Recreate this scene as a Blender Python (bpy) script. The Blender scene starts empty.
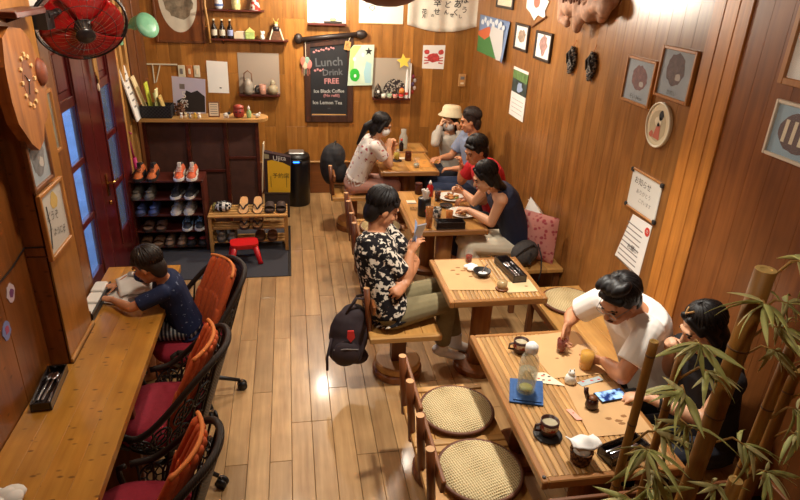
import bpy, math, random
import numpy as np
from mathutils import Vector as V, Matrix, Quaternion
random.seed(7)
S = bpy.context.scene
COL = S.collection
PI = math.pi

# ------------------------------------------------------------------ camera, world, exposure
cd = bpy.data.cameras.new('camera'); cam = bpy.data.objects.new('camera', cd); COL.objects.link(cam)
RX = V((0.98504619, -0.0316383, 0.16936064)); RY = V((-0.16704269, -0.41614145, 0.89382494)); RZ = V((0.04219888, -0.90874931, -0.41520349))
cam.matrix_world = Matrix(((RX[0], -RX[1], -RX[2], 0), (RY[0], -RY[1], -RY[2], 0), (RZ[0], -RZ[1], -RZ[2], 2.6), (0, 0, 0, 1)))
cd.sensor_width = 36.0; cd.lens = 36.0*610/800; cd.clip_start = 0.02
S.camera = cam
W = bpy.data.worlds.new('dusk_sky'); S.world = W; W.use_nodes = True
W.node_tree.nodes['Background'].inputs[0].default_value = (0.20, 0.42, 1.0, 1)
W.node_tree.nodes['Background'].inputs[1].default_value = 2.6
S.view_settings.view_transform = 'Standard'; S.view_settings.look = 'None'
S.view_settings.exposure = 0.16; S.view_settings.gamma = 1.0; S.view_settings.use_curve_mapping = False
# room lamps: (x, y, z, watts, colour)
LAMPS = [(0.32, 6.70, 2.56, 112, (1.0, .90, .74)), (1.12, 5.25, 2.62, 92, (1.0, .90, .75)), (1.2, 2.9, 3.02, 250, (1.0, .94, .84)),
         (-0.46, 2.75, 2.90, 52, (1.0, .90, .72)), (-0.1, 4.9, 2.92, 36, (1.0, .90, .74)), (0.75, 0.95, 2.95, 16, (1.0, .90, .74))]

# ------------------------------------------------------------------ materials
def srgb(r, g, b):
    f = lambda c: (c/255/12.92) if c/255 <= .04045 else ((c/255+.055)/1.055)**2.4
    return (f(r), f(g), f(b), 1)
MATS = {}
def nodes(m):
    m.use_nodes = True
    return m.node_tree.nodes, m.node_tree.links, m.node_tree.nodes['Principled BSDF']
def flat(name, rgb, rough=.6, metal=0, var=.0, spec=None, noise=0, nscale=20, emit=0, trans=0, ior=1.45, coat=0, bump=0):
    if name in MATS: return MATS[name]
    m = bpy.data.materials.new(name); N, L, P = nodes(m)
    c = srgb(*rgb); P.inputs['Base Color'].default_value = c
    P.inputs['Roughness'].default_value = rough; P.inputs['Metallic'].default_value = metal
    if spec is not None: P.inputs['Specular IOR Level'].default_value = spec
    if coat: P.inputs['Coat Weight'].default_value = coat
    if trans: P.inputs['Transmission Weight'].default_value = trans; P.inputs['IOR'].default_value = ior
    if emit: P.inputs['Emission Color'].default_value = c; P.inputs['Emission Strength'].default_value = emit
    if noise or bump:
        t = N.new('ShaderNodeTexCoord'); n = N.new('ShaderNodeTexNoise'); n.inputs['Scale'].default_value = nscale; n.inputs['Detail'].default_value = 5
        L.new(t.outputs['Object'], n.inputs['Vector'])
        if noise:
            r = N.new('ShaderNodeValToRGB'); r.color_ramp.elements[0].position = .3; r.color_ramp.elements[1].position = .7
            r.color_ramp.elements[0].color = [x*(1-noise) for x in c[:3]]+[1]; r.color_ramp.elements[1].color = [min(1, x*(1+noise)) for x in c[:3]]+[1]
            L.new(n.outputs['Fac'], r.inputs['Fac']); L.new(r.outputs['Color'], P.inputs['Base Color'])
        if bump:
            b = N.new('ShaderNodeBump'); b.inputs['Strength'].default_value = bump; b.inputs['Distance'].default_value = .01
            L.new(n.outputs['Fac'], b.inputs['Height']); L.new(b.outputs['Normal'], P.inputs['Normal'])
    MATS[name] = m; return m
def wood(name, c1, c2, axis='z', rough=.35, grain=1.0, per=.25, dashes=0, coat=0.0, dash_col=None, fine=1.0, spec=.5):
    """stretched-noise timber; axis = direction of the grain in object space; per = brightness change from board to board"""
    if name in MATS: return MATS[name]
    m = bpy.data.materials.new(name); N, L, P = nodes(m)
    P.inputs['Roughness'].default_value = rough; P.inputs['Specular IOR Level'].default_value = spec
    if coat: P.inputs['Coat Weight'].default_value = coat; P.inputs['Coat Roughness'].default_value = .12
    t = N.new('ShaderNodeTexCoord'); oi = N.new('ShaderNodeObjectInfo')
    mul = N.new('ShaderNodeVectorMath'); mul.operation = 'SCALE'; mul.inputs[0].default_value = (37, 53, 71); L.new(oi.outputs['Random'], mul.inputs['Scale'])
    add = N.new('ShaderNodeVectorMath'); L.new(t.outputs['Object'], add.inputs[0]); L.new(mul.outputs[0], add.inputs[1])
    mp = N.new('ShaderNodeMapping'); L.new(add.outputs[0], mp.inputs['Vector'])
    sc = {'x': (1.6, 26, 26), 'y': (26, 1.6, 26), 'z': (26, 26, 1.6)}[axis]
    mp.inputs['Scale'].default_value = [s*fine for s in sc]
    n = N.new('ShaderNodeTexNoise'); n.inputs['Scale'].default_value = 1; n.inputs['Detail'].default_value = 4; n.inputs['Roughness'].default_value = .6
    L.new(mp.outputs[0], n.inputs['Vector'])
    r = N.new('ShaderNodeValToRGB'); r.color_ramp.elements[0].position = .5-.22*grain; r.color_ramp.elements[1].position = .5+.22*grain
    r.color_ramp.elements[0].color = srgb(*c2); r.color_ramp.elements[1].color = srgb(*c1)
    L.new(n.outputs['Fac'], r.inputs['Fac'])
    col = r.outputs['Color']
    # soft blotches
    n2 = N.new('ShaderNodeTexNoise'); n2.inputs['Scale'].default_value = 5; n2.inputs['Detail'].default_value = 2; L.new(add.outputs[0], n2.inputs['Vector'])
    mr = N.new('ShaderNodeMapRange'); mr.inputs[1].default_value = .3; mr.inputs[2].default_value = .7; mr.inputs[3].default_value = .86; mr.inputs[4].default_value = 1.1
    L.new(n2.outputs['Fac'], mr.inputs[0])
    mr2 = N.new('ShaderNodeMapRange'); mr2.inputs[3].default_value = 1-per; mr2.inputs[4].default_value = 1+per*.55; L.new(oi.outputs['Random'], mr2.inputs[0])
    mm = N.new('ShaderNodeMath'); mm.operation = 'MULTIPLY'; L.new(mr.outputs[0], mm.inputs[0]); L.new(mr2.outputs[0], mm.inputs[1])
    sc2 = N.new('ShaderNodeVectorMath'); sc2.operation = 'SCALE'; L.new(col, sc2.inputs[0]); L.new(mm.outputs[0], sc2.inputs['Scale'])
    col = sc2.outputs[0]
    if dashes:
        mp2 = N.new('ShaderNodeMapping'); L.new(add.outputs[0], mp2.inputs['Vector'])
        mp2.inputs['Scale'].default_value = {'x': (34, 17, 1), 'y': (17, 34, 1), 'z': (17, 17, 34)}[axis]
        vo = N.new('ShaderNodeTexVoronoi'); vo.inputs['Scale'].default_value = dashes; L.new(mp2.outputs[0], vo.inputs['Vector'])
        r2 = N.new('ShaderNodeValToRGB'); r2.color_ramp.elements[0].position = .10; r2.color_ramp.elements[1].position = .22
        r2.color_ramp.elements[0].color = (1, 1, 1, 1); r2.color_ramp.elements[1].color = (0, 0, 0, 1)
        L.new(vo.outputs['Distance'], r2.inputs['Fac'])
        wn = N.new('ShaderNodeSeparateColor'); L.new(vo.outputs['Color'], wn.inputs[0])
        gt = N.new('ShaderNodeMath'); gt.operation = 'GREATER_THAN'; gt.inputs[1].default_value = .3; L.new(wn.outputs[0], gt.inputs[0])
        m3 = N.new('ShaderNodeMath'); m3.operation = 'MULTIPLY'; L.new(r2.outputs[0], m3.inputs[0]); L.new(gt.outputs[0], m3.inputs[1])
        m4 = N.new('ShaderNodeMath'); m4.operation = 'MULTIPLY'; m4.inputs[1].default_value = .8; L.new(m3.outputs[0], m4.inputs[0])
        mx = N.new('ShaderNodeMix'); mx.data_type = 'RGBA'; L.new(m4.outputs[0], mx.inputs[0]); L.new(col, mx.inputs[6])
        mx.inputs[7].default_value = srgb(*(dash_col or (70, 38, 12)))
        col = mx.outputs[2]
    L.new(col, P.inputs['Base Color'])
    b = N.new('ShaderNodeBump'); b.inputs['Strength'].default_value = .12; b.inputs['Distance'].default_value = .003
    L.new(n.outputs['Fac'], b.inputs['Height']); L.new(b.outputs['Normal'], P.inputs['Normal'])
    MATS[name] = m; return m
def two(name, a, b, kind='voronoi', scale=20, lo=.3, hi=.36, rough=.8, distort=0, stretch=(1, 1, 1), c3=None, bump=0):
    """two-colour printed or woven pattern"""
    if name in MATS: return MATS[name]
    m = bpy.data.materials.new(name); N, L, P = nodes(m); P.inputs['Roughness'].default_value = rough; P.inputs['Specular IOR Level'].default_value = .25
    t = N.new('ShaderNodeTexCoord'); mp = N.new('ShaderNodeMapping'); mp.inputs['Scale'].default_value = stretch; L.new(t.outputs['Object'], mp.inputs[0])
    vec = mp.outputs[0]
    if distort:
        nn = N.new('ShaderNodeTexNoise'); nn.inputs['Scale'].default_value = scale*.6; L.new(vec, nn.inputs[0])
        vs = N.new('ShaderNodeVectorMath'); vs.operation = 'SCALE'; vs.inputs['Scale'].default_value = distort; L.new(nn.outputs['Color'], vs.inputs[0])
        va = N.new('ShaderNodeVectorMath'); L.new(vec, va.inputs[0]); L.new(vs.outputs[0], va.inputs[1]); vec = va.outputs[0]
    if kind == 'voronoi': x = N.new('ShaderNodeTexVoronoi'); x.inputs['Scale'].default_value = scale; o = x.outputs['Distance']
    elif kind == 'edge': x = N.new('ShaderNodeTexVoronoi'); x.feature = 'DISTANCE_TO_EDGE'; x.inputs['Scale'].default_value = scale; o = x.outputs['Distance']
    elif kind == 'noise': x = N.new('ShaderNodeTexNoise'); x.inputs['Scale'].default_value = scale; x.inputs['Detail'].default_value = 3; o = x.outputs['Fac']
    elif kind == 'wave': x = N.new('ShaderNodeTexWave'); x.inputs['Scale'].default_value = scale; o = x.outputs['Fac']
    elif kind == 'check': x = N.new('ShaderNodeTexChecker'); x.inputs['Scale'].default_value = scale; o = x.outputs['Fac']
    L.new(vec, x.inputs['Vector'])
    r = N.new('ShaderNodeValToRGB'); e = r.color_ramp.elements; e[0].position = lo; e[1].position = hi; e[0].color = srgb(*a); e[1].color = srgb(*b)
    if c3: q = e.new(min(1, hi+.12)); q.color = srgb(*c3)
    L.new(o, r.inputs[0]); L.new(r.outputs[0], P.inputs['Base Color'])
    if bump:
        bb = N.new('ShaderNodeBump'); bb.inputs['Strength'].default_value = bump; bb.inputs['Distance'].default_value = .004; L.new(o, bb.inputs['Height']); L.new(bb.outputs[0], P.inputs['Normal'])
    MATS[name] = m; return m
def glassy(name, rgb, alpha=.35, rough=.05):
    """thin clear vessel: part see-through, part sheen"""
    if name in MATS: return MATS[name]
    m = bpy.data.materials.new(name); N, L, P = nodes(m)
    P.inputs['Base Color'].default_value = srgb(*rgb); P.inputs['Roughness'].default_value = rough; P.inputs['Alpha'].default_value = alpha
    P.inputs['Specular IOR Level'].default_value = .8
    MATS[name] = m; return m

# ------------------------------------------------------------------ mesh builder
class MB:
    def __init__(s): s.v = []; s.f = []
    def add(s, vs, fs):
        o = len(s.v); s.v += [tuple(v) for v in vs]; s.f += [tuple(i+o for i in f) for f in fs]; return s
    def box(s, x0, x1, y0, y1, z0, z1, M=None):
        vs = [V((x, y, z)) for z in (z0, z1) for y in (y0, y1) for x in (x0, x1)]
        if M: vs = [M @ v for v in vs]
        return s.add(vs, [(0, 2, 3, 1), (4, 5, 7, 6), (0, 1, 5, 4), (2, 6, 7, 3), (0, 4, 6, 2), (1, 3, 7, 5)])
    def bev(s, x0, x1, y0, y1, z0, z1, b=.005, M=None):
        """box with chamfered edges"""
        b = min(b, (x1-x0)/2.1, (y1-y0)/2.1, (z1-z0)/2.1)
        P = [(x0+b, y0), (x1-b, y0), (x1, y0+b), (x1, y1-b), (x1-b, y1), (x0+b, y1), (x0, y1-b), (x0, y0+b)]
        cx, cy = (x0+x1)/2, (y0+y1)/2
        def ring(z, k):
            out = []
            for x, y in P:
                out.append(V((x-(b*.9 if x > cx else -b*.9)*k, y-(b*.9 if y > cy else -b*.9)*k, z)))
            return out
        R = ring(z0, 1)+ring(z0+b, 0)+ring(z1-b, 0)+ring(z1, 1)
        if M: R = [M @ v for v in R]
        fs = [tuple(range(7, -1, -1)), tuple(range(24, 32))]
        for k in range(3):
            for i in range(8): j = (i+1) % 8; fs.append((k*8+i, k*8+j, k*8+8+j, k*8+8+i))
        return s.add(R, fs)
    def rings(s, R, cap=True, close=False):
        n = len(R[0]); vs = [p for r in R for p in r]; fs = []
        K = len(R) if close else len(R)-1
        for k in range(K):
            k2 = (k+1) % len(R)
            for i in range(n):
                j = (i+1) % n; fs.append((k*n+i, k*n+j, k2*n+j, k2*n+i))
        if cap and not close: fs.append(tuple(range(n-1, -1, -1))); fs.append(tuple((len(R)-1)*n+i for i in range(n)))
        return s.add(vs, fs)
    def tube(s, pts, r, n=8, close=False, cap=True):
        pts = [V(p) for p in pts]; R = []; K = len(pts); up = None
        rr = r if isinstance(r, (list, tuple)) else [r]*K
        for i, p in enumerate(pts):
            a = pts[(i-1) % K] if (close or i > 0) else p; b = pts[(i+1) % K] if (close or i < K-1) else p
            d = (b-a)
            if d.length < 1e-9: d = V((0, 0, 1))
            d.normalize()
            if up is None: up = d.orthogonal().normalized()
            else:
                up = up-d*up.dot(d)
                up = up.normalized() if up.length > 1e-6 else d.orthogonal().normalized()
            w = d.cross(up)
            R.append([p+(up*math.cos(t)+w*math.sin(t))*rr[i] for t in [2*PI*k/n for k in range(n)]])
        return s.rings(R, cap, close)
    def cap(s, p0, p1, r0, r1, n=10, flat0=False, flat1=False, lat=None, k=1.0):
        """tapered capsule; lat/k squash it across the axis lat"""
        p0, p1 = V(p0), V(p1); d = p1-p0; L = d.length; d = d.normalized() if L > 1e-6 else V((0, 0, 1))
        if lat is None: u = d.orthogonal().normalized()
        else: u = (V(lat)-d*V(lat).dot(d)).normalized()
        w = d.cross(u); R = []
        def ring(c, r): R.append([c+u*(r*math.cos(2*PI*i/n))+w*(r*k*math.sin(2*PI*i/n)) for i in range(n)])
        if not flat0:
            for a in (80, 50, 25): ring(p0-d*(r0*math.sin(math.radians(a))), r0*math.cos(math.radians(a)))
        ring(p0, r0); ring(p1, r1)
        if not flat1:
            for a in (25, 50, 80): ring(p1+d*(r1*math.sin(math.radians(a))), r1*math.cos(math.radians(a)))
        return s.rings(R)
    def ell(s, c, r, M=None, nu=12, nv=8):
        c = V(c); R = []
        for j in range(1, nv):
            ph = PI*j/nv-PI/2
            R.append([V((r[0]*math.cos(ph)*math.cos(2*PI*i/nu), r[1]*math.cos(ph)*math.sin(2*PI*i/nu), r[2]*math.sin(ph))) for i in range(nu)])
        lo, hi = V((0, 0, -r[2])), V((0, 0, r[2]))
        vs = [p for q in R for p in q]+[lo, hi]
        if M: vs = [M @ v for v in vs]
        vs = [v+c for v in vs]; fs = []; K = nv-1
        for k in range(K-1):
            for i in range(nu): j = (i+1) % nu; fs.append((k*nu+i, k*nu+j, (k+1)*nu+j, (k+1)*nu+i))
        for i in range(nu): j = (i+1) % nu; fs.append((K*nu, j, i)); fs.append((K*nu+1, (K-1)*nu+i, (K-1)*nu+j))
        return s.add(vs, fs)
    def lathe(s, prof, c=(0, 0, 0), n=20, close=True):
        R = [[V((c[0]+r*math.cos(2*PI*i/n), c[1]+r*math.sin(2*PI*i/n), c[2]+z)) for i in range(n)] for r, z in prof]
        return s.rings(R, cap=close)
    def prism(s, poly, z0, z1, M=None):
        n = len(poly); vs = [V((x, y, z0)) for x, y in poly]+[V((x, y, z1)) for x, y in poly]
        if M: vs = [M @ v for v in vs]
        fs = [tuple(range(n-1, -1, -1)), tuple(range(n, 2*n))]+[(i, (i+1) % n, n+(i+1) % n, n+i) for i in range(n)]
        return s.add(vs, fs)
    def grid(s, fn, nu, nv):
        vs = [V(fn(i/nu, j/nv)) for j in range(nv+1) for i in range(nu+1)]
        fs = [(j*(nu+1)+i, j*(nu+1)+i+1, (j+1)*(nu+1)+i+1, (j+1)*(nu+1)+i) for j in range(nv) for i in range(nu)]
        return s.add(vs, fs)
    def mesh(s, name, mat=None, smooth=False):
        me = bpy.data.meshes.new(name); me.from_pydata([tuple(v) for v in s.v], [], s.f)
        if mat: me.materials.append(mat)
        if smooth: me.polygons.foreach_set('use_smooth', [True]*len(me.polygons))
        me.update(); return me
    def build(s, name, mat, parent=None, smooth=False, loc=None):
        o = bpy.data.objects.new(name, s.mesh(name, mat, smooth)); COL.objects.link(o)
        if parent: o.parent = parent
        if loc: o.location = loc
        return o
def auto_smooth(o, ang=35):
    try: o.data.set_sharp_from_angle(angle=math.radians(ang))
    except Exception: pass
    o.data.polygons.foreach_set('use_smooth', [True]*len(o.data.polygons)); return o
def remeshed(mb, name, mat, parent, voxel=.008, it=3, fac=.5, mats=None):
    me = mb.mesh('tmp'); o = bpy.data.objects.new('tmp', me); COL.objects.link(o)
    m = o.modifiers.new('r', 'REMESH'); m.mode = 'VOXEL'; m.voxel_size = voxel; m.adaptivity = 0
    if it: s = o.modifiers.new('s', 'SMOOTH'); s.factor = fac; s.iterations = it
    bpy.context.view_layer.update()
    out = bpy.data.meshes.new_from_object(o.evaluated_get(bpy.context.evaluated_depsgraph_get()))
    bpy.data.objects.remove(o); out.name = name; out.materials.clear(); out.materials.append(mat)
    out.polygons.foreach_set('use_smooth', [True]*len(out.polygons))
    r = bpy.data.objects.new(name, out); COL.objects.link(r); r.parent = parent; return r
def tag(o, label=None, cat=None, group=None, kind=None):
    if label: o['label'] = label
    if cat: o['category'] = cat
    if group: o['group'] = group
    if kind: o['kind'] = kind
    return o
def thing(name, label, cat, loc=(0, 0, 0), rz=0, group=None):
    o = bpy.data.objects.new(name, None); COL.objects.link(o); o.empty_display_size = .05
    o.location = loc; o.rotation_euler = (0, 0, rz); return tag(o, label, cat, group)
def inst(o, parent=None, loc=None, rz=None, name=None, rot=None):
    c = o.copy(); COL.objects.link(c); c.parent = parent
    if loc is not None: c.location = loc
    if rz is not None: c.rotation_euler = (0, 0, rz)
    if rot is not None: c.rotation_euler = rot
    return c
def copy_tree(o, loc=None, rz=None, label=None, parent=None):
    kids = [x for x in o.children]
    c = o.copy(); COL.objects.link(c); c.parent = parent
    if loc is not None: c.location = loc
    if rz is not None: c.rotation_euler = (0, 0, rz)
    if label: c['label'] = label
    for k in kids: copy_tree(k, parent=c)
    return c
def rotm(ax, deg, about=(0, 0, 0)):
    a = V(about); return Matrix.Translation(a) @ Matrix.Rotation(math.radians(deg), 4, ax) @ Matrix.Translation(-a)
WALLM = {'back': Matrix(((1, 0, 0), (0, 0, -1), (0, 1, 0))), 'right': Matrix(((0, 0, -1), (-1, 0, 0), (0, 1, 0))), 'left': Matrix(((0, 0, 1), (1, 0, 0), (0, 1, 0)))}
# faces of the finished walls
BACK, RIGHT, LEFT, PILLAR = 7.392, 2.188, -1.214, -1.12
def hung(name, label, cat, wall, u, v, off=0, tilt=0, group=None):
    """an Empty on a wall: local x runs right, local y up, local z out of the wall"""
    o = thing(name, label, cat, group=group)
    loc = {'back': (u, BACK-off, v), 'right': (RIGHT-off, u, v), 'left': (LEFT+off, u, v), 'pillar': (PILLAR+off, u, v)}[wall]
    m = WALLM['left' if wall == 'pillar' else wall].to_4x4() @ Matrix.Rotation(math.radians(tilt), 4, 'Z')
    o.matrix_world = Matrix.Translation(loc) @ m; return o
def txt(body, size, mat, parent, x, y, z, name='lettering', rot=0, align='CENTER', shear=0, M=None, thick=0, spacing=1):
    c = bpy.data.curves.new('lettering', 'FONT'); c.body = body; c.size = size; c.align_x = align; c.align_y = 'CENTER'; c.resolution_u = 2; c.shear = shear; c.offset = thick; c.space_character = spacing
    t = bpy.data.objects.new('lettering', c); COL.objects.link(t); bpy.context.view_layer.update()
    me = bpy.data.meshes.new_from_object(t.evaluated_get(bpy.context.evaluated_depsgraph_get()))
    bpy.data.objects.remove(t); me.materials.clear(); me.materials.append(mat)
    if M: me.transform(M)
    o = bpy.data.objects.new(name, me); COL.objects.link(o); o.parent = parent; o.location = (x, y, z); o.rotation_euler = (0, 0, math.radians(rot)); return o
def blob(n, rx, ry, cx=0, cy=0, jag=.15, seed=0):
    r = random.Random(seed); return [(cx+rx*math.cos(2*PI*i/n)*(1+r.uniform(-jag, jag)), cy+ry*math.sin(2*PI*i/n)*(1+r.uniform(-jag, jag))) for i in range(n)]

M_wallB = wood('bamboo_board_amber', (178, 120, 54), (140, 88, 36), 'z', rough=.34, per=.26)
M_wallR = wood('bamboo_board_honey', (166, 112, 56), (126, 78, 36), 'z', rough=.30, per=.2)
M_wallL = wood('bamboo_board_russet', (152, 92, 42), (116, 66, 28), 'z', rough=.36, per=.14, dashes=.8)
M_floor = wood('floor_oak', (196, 156, 106), (160, 120, 76), 'y', rough=.36, per=.22, coat=.2)
M_top = wood('bamboo_counter', (206, 148, 62), (180, 120, 42), 'y', rough=.32, per=.10, dashes=.8, coat=.2, dash_col=(96, 54, 16))
M_dark = wood('dark_red_wood', (96, 38, 24), (62, 20, 14), 'x', rough=.4, per=.1)
M_door = wood('mahogany_paint', (98, 26, 26), (66, 14, 16), 'z', rough=.28, per=.08, coat=.3)
M_brown = wood('brown_wood', (132, 78, 38), (96, 52, 24), 'z', rough=.45, per=.15)
M_brownx = wood('brown_wood_x', (140, 84, 42), (100, 56, 26), 'x', rough=.45, per=.15)
M_browny = wood('brown_wood_y', (150, 90, 44), (108, 60, 26), 'y', rough=.4, per=.15)
M_pine = wood('pale_pine', (202, 156, 92), (172, 122, 62), 'x', rough=.45, per=.1)
M_piney = wood('pale_pine_y', (204, 154, 86), (176, 124, 62), 'y', rough=.4, per=.1)
M_pinez = wood('pale_pine_z', (202, 154, 88), (170, 120, 60), 'z', rough=.45, per=.1)
M_black = flat('black_plastic', (22, 20, 20), .4)
M_white = flat('white_paper', (232, 228, 222), .8, noise=.03, nscale=3)
M_cream = flat('cream_paper', (226, 210, 180), .8)
M_ink = flat('dark_ink', (40, 34, 32), .8)
M_grey = flat('grey_ink', (120, 112, 108), .8)
M_red = flat('red_ink', (200, 52, 40), .7)
M_glass = glassy('clear_glass', (235, 240, 240), .035)
M_chrome = flat('chrome', (200, 200, 205), .2, 1)
M_skin = flat('skin_tan', (196, 140, 104), .5, noise=.05, nscale=9)
# ------------------------------------------------------------------ the room
XL, XR, YB = -1.56, 2.2, 7.41
def boards(parent, wall, u0, u1, v0, v1, w, mat, length, name='board', gap=.0022, th=.012, seed=1, face=0):
    """single boards laid up a wall (wall back/right/left) in staggered lengths"""
    r = random.Random(seed); cache = {}; k = 0
    n = max(1, round((u1-u0)/w)); w = (u1-u0)/n
    for i in range(n):
        a = v0; first = True
        while a < v1-.02:
            L = (length*r.choice((.35, .6, .85)) if first else length); first = False
            b = min(v1, a+L)
            if v1-b < .25: b = v1
            if length > 3: b = v1
            L = round(b-a, 3)
            if L not in cache:
                ww, ll = w-gap, L-gap
                mb = MB()
                if wall == 'back': mb.bev(-ww/2, ww/2, -th, 0, -ll/2, ll/2, .001)
                elif wall == 'right': mb.bev(-th, 0, -ww/2, ww/2, -ll/2, ll/2, .0008)
                elif wall == 'left': mb.bev(0, th, -ww/2, ww/2, -ll/2, ll/2, .0022)
                elif wall == 'floor': mb.bev(-ww/2, ww/2, -ll/2, ll/2, -.015, 0, .0022)
                cache[L] = mb.mesh(name, mat)
            o = bpy.data.objects.new(name, cache[L]); COL.objects.link(o); o.parent = parent
            uc, vc = u0+(i+.5)*w, (a+b)/2
            o.location = {'back': (uc, face, vc), 'right': (face, uc, vc), 'left': (face, uc, vc), 'floor': (uc, vc, 0)}[wall]
            a = b; k += 1
    return k
floor = MB().box(-1.75, 2.35, -1.0, 7.6, -.12, -.014).build('floor', flat('floor_joint', (70, 48, 30), .8)); tag(floor, 'pale oak plank floor of the cafe', kind='structure')
boards(floor, 'floor', XL, XR, 1.0, YB, .125, M_floor, 1.3, 'plank', seed=3)
wb = MB().box(-1.75, 2.35, YB, 7.6, 0, 3.2).build('wall_back', flat('wall_core', (112, 66, 28), .7)); tag(wb, 'amber bamboo-board back wall with shelves and chalkboard', kind='structure')
boards(wb, 'back', XL, XR, .42, 3.2, .124, M_wallB, 1.22, seed=5, gap=.0012, face=YB-.006)
M_dado = wood('dado_panel', (128, 76, 36), (98, 54, 24), 'x', rough=.4, per=.1)
for i in range(5):
    x0 = XL+i*(XR-XL)/5; MB().bev(x0+.002, x0+(XR-XL)/5-.002, YB-.016, YB, .0, .40, .003).build('dado_panel', M_dado, wb)
tr = MB().bev(XL, XR, YB-.03, YB, .40, .42, .004).build('trim_1', M_pine); tag(tr, 'thin pale rail along the foot of the back wall', kind='structure')
wr = MB().box(XR, 2.35, -1.0, 7.6, 0, 3.2).build('wall_right', MATS['wall_core']); tag(wr, 'honey bamboo-board right wall hung with framed prints', kind='structure')
boards(wr, 'right', .4, 2.79, 0, 3.2, .125, wood('bamboo_board_red_shaded', (142, 86, 42), (108, 60, 28), 'z', rough=.34, per=.16), 4, seed=8, gap=.0008, face=XR)  # redder boards; part of their darkness is shade put into the colour
boards(wr, 'right', 3.08, YB-.012, 0, 3.2, .124, M_wallR, 4, seed=9, gap=.0008, face=XR)
M_pil = wood('pilaster_board', (196, 128, 56), (158, 96, 40), 'z', rough=.34, per=.12)
pil = MB().box(XR-.008, XR, 2.79, 3.08, 0, 3.2).build('pilaster', M_wallR, wr)
for k, (a, b) in enumerate(((2.79, 2.88), (2.884, 2.985), (2.989, 3.08))):
    MB().bev(XR-.022, XR-.008, a, b, 0, 3.2, .003).build('board', M_pil, wr)
# left side: long wall, pillar, recess with the double door
wl = MB().box(-1.75, LEFT-.012, -1.0, 2.78, 0, 3.2).build('wall_left', MATS['wall_core']); tag(wl, 'russet bamboo wall along the counter', kind='structure')
boards(wl, 'left', .6, 2.78, 0, 3.2, .33, M_wallL, 3.4, seed=11, face=LEFT-.012)
pl = MB().box(-1.75, PILLAR-.012, 2.78, 3.13, 0, 3.2).build('wall_pillar', MATS['wall_core']); tag(pl, 'boxed bamboo pillar standing out over the counter', kind='structure')
MB().bev(-1.216, PILLAR, 2.765, 2.78, 1.34, 3.2, .003).build('panel', M_wallL, pl); MB().bev(-1.216, PILLAR, 2.765, 2.78, 0, 1.335, .003).build('panel', M_wallL, pl)
for z0, z1 in ((0, 1.335), (1.34, 3.2)): MB().bev(PILLAR-.012, PILLAR, 2.765, 3.13, z0, z1, .003).build('panel', M_wallB, pl)
MB().bev(PILLAR, PILLAR+.012, 2.765, 3.14, .752, .775, .003).build('foot_strip', M_piney, pl)
w2 = MB().box(-1.75, LEFT-.012, 3.13, 3.52, 0, 3.2).build('wall_left_inner', MATS['wall_core']); tag(w2, 'narrow bamboo wall between pillar and red door', kind='structure')
boards(w2, 'left', 3.13, 3.52, 0, 3.2, .13, M_wallL, 3.4, seed=12, face=LEFT-.012)
MB().bev(-1.60, LEFT, 3.52, 3.535, 0, 3.2, .003).build('end_board', M_wallL, w2)
w3 = MB().box(-1.75, XL, 5.93, 7.6, 0, 3.2).build('wall_left_far', MATS['wall_core']); tag(w3, 'brown wall stretch beyond the double door', kind='structure')
for k, yy in enumerate((5.95, 6.12, 6.32, 6.6, 6.95)): MB().bev(XL-.01, XL+(.05 if k < 3 else .015), yy, yy+(.07 if k < 3 else .25), 0, 3.2, .004).build('post', M_pinez if k < 3 else M_brown, w3)
w4 = MB().box(-1.75, XL, 3.53, 5.93, 2.15, 3.2).build('wall_left_lintel', M_door); tag(w4, 'dark red lintel above the double door', kind='structure')
wn = MB().box(-1.75, 2.35, -1.12, -1.0, 0, 3.2).build('wall_near', M_wallB); tag(wn, 'bamboo wall behind the viewer', kind='structure')
ce = MB().box(-1.75, 2.35, -1.12, 7.6, 3.2, 3.3).build('ceiling', flat('ceiling_board', (96, 64, 38), .7)); tag(ce, 'brown boarded ceiling', kind='structure')
# street outside the door
st = MB().box(-30, -1.75, -12, 30, -.2, -.1).build('pavement', flat('pavement', (150, 152, 156), .8, noise=.2, nscale=2)); tag(st, 'pale pavement outside the door', kind='structure')
# double door: two leaves, each with three panes, one upper panel, rails as parts
M_pane = glassy('door_glass', (120, 150, 190), .22, .03)
def leaf(n, y0, y1, pane_y0, pane_y1, label):
    d = thing(n, label, None, (XL+.04, 0, 0)); d['kind'] = 'structure'

    zs = [(.40, .79), (.84, 1.22), (1.27, 1.64)]
    t0, t1 = -.02, .02
    MB().bev(t0, t1, y0, pane_y0, .0, 2.15, .004).build('stile', M_door, d)
    MB().bev(t0, t1, pane_y1, y1, .0, 2.15, .004).build('stile', M_door, d)
    prev = .0
    for a, b in zs:
        MB().bev(t0+.003, t1-.003, pane_y0, pane_y1, prev, a, .004).build('rail', M_door, d)
        MB().box(-.004, .002, pane_y0, pane_y1, a, b).build('pane', M_pane, d); prev = b
    MB().bev(t0+.003, t1-.003, pane_y0, pane_y1, prev, prev+.07, .004).build('rail', M_door, d)
    MB().box(-.012, .004, pane_y0, pane_y1, prev+.07, 2.07).build('upper_panel', M_door, d)
    MB().bev(-.012, .012, pane_y0+.05, pane_y1-.05, prev+.12, 2.02, .01).build('raised_panel', M_door, d)
    MB().bev(t0+.003, t1-.003, pane_y0, pane_y1, 2.07, 2.15, .004).build('rail', M_door, d)
    for yy in (pane_y0-.03, pane_y1+.01): MB().bev(t1-.002, t1+.012, yy, yy+.02, .30, 2.1, .004).build('moulding', M_door, d)
    return d
d1 = leaf('door_1', 3.80, 4.955, 4.36, 4.66, 'dark red door leaf with three panes beside the framed prints')
d2 = leaf('door_2', 4.96, 5.92, 5.28, 5.58, 'dark red door leaf with brass handle beside the shoe rack')
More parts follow.
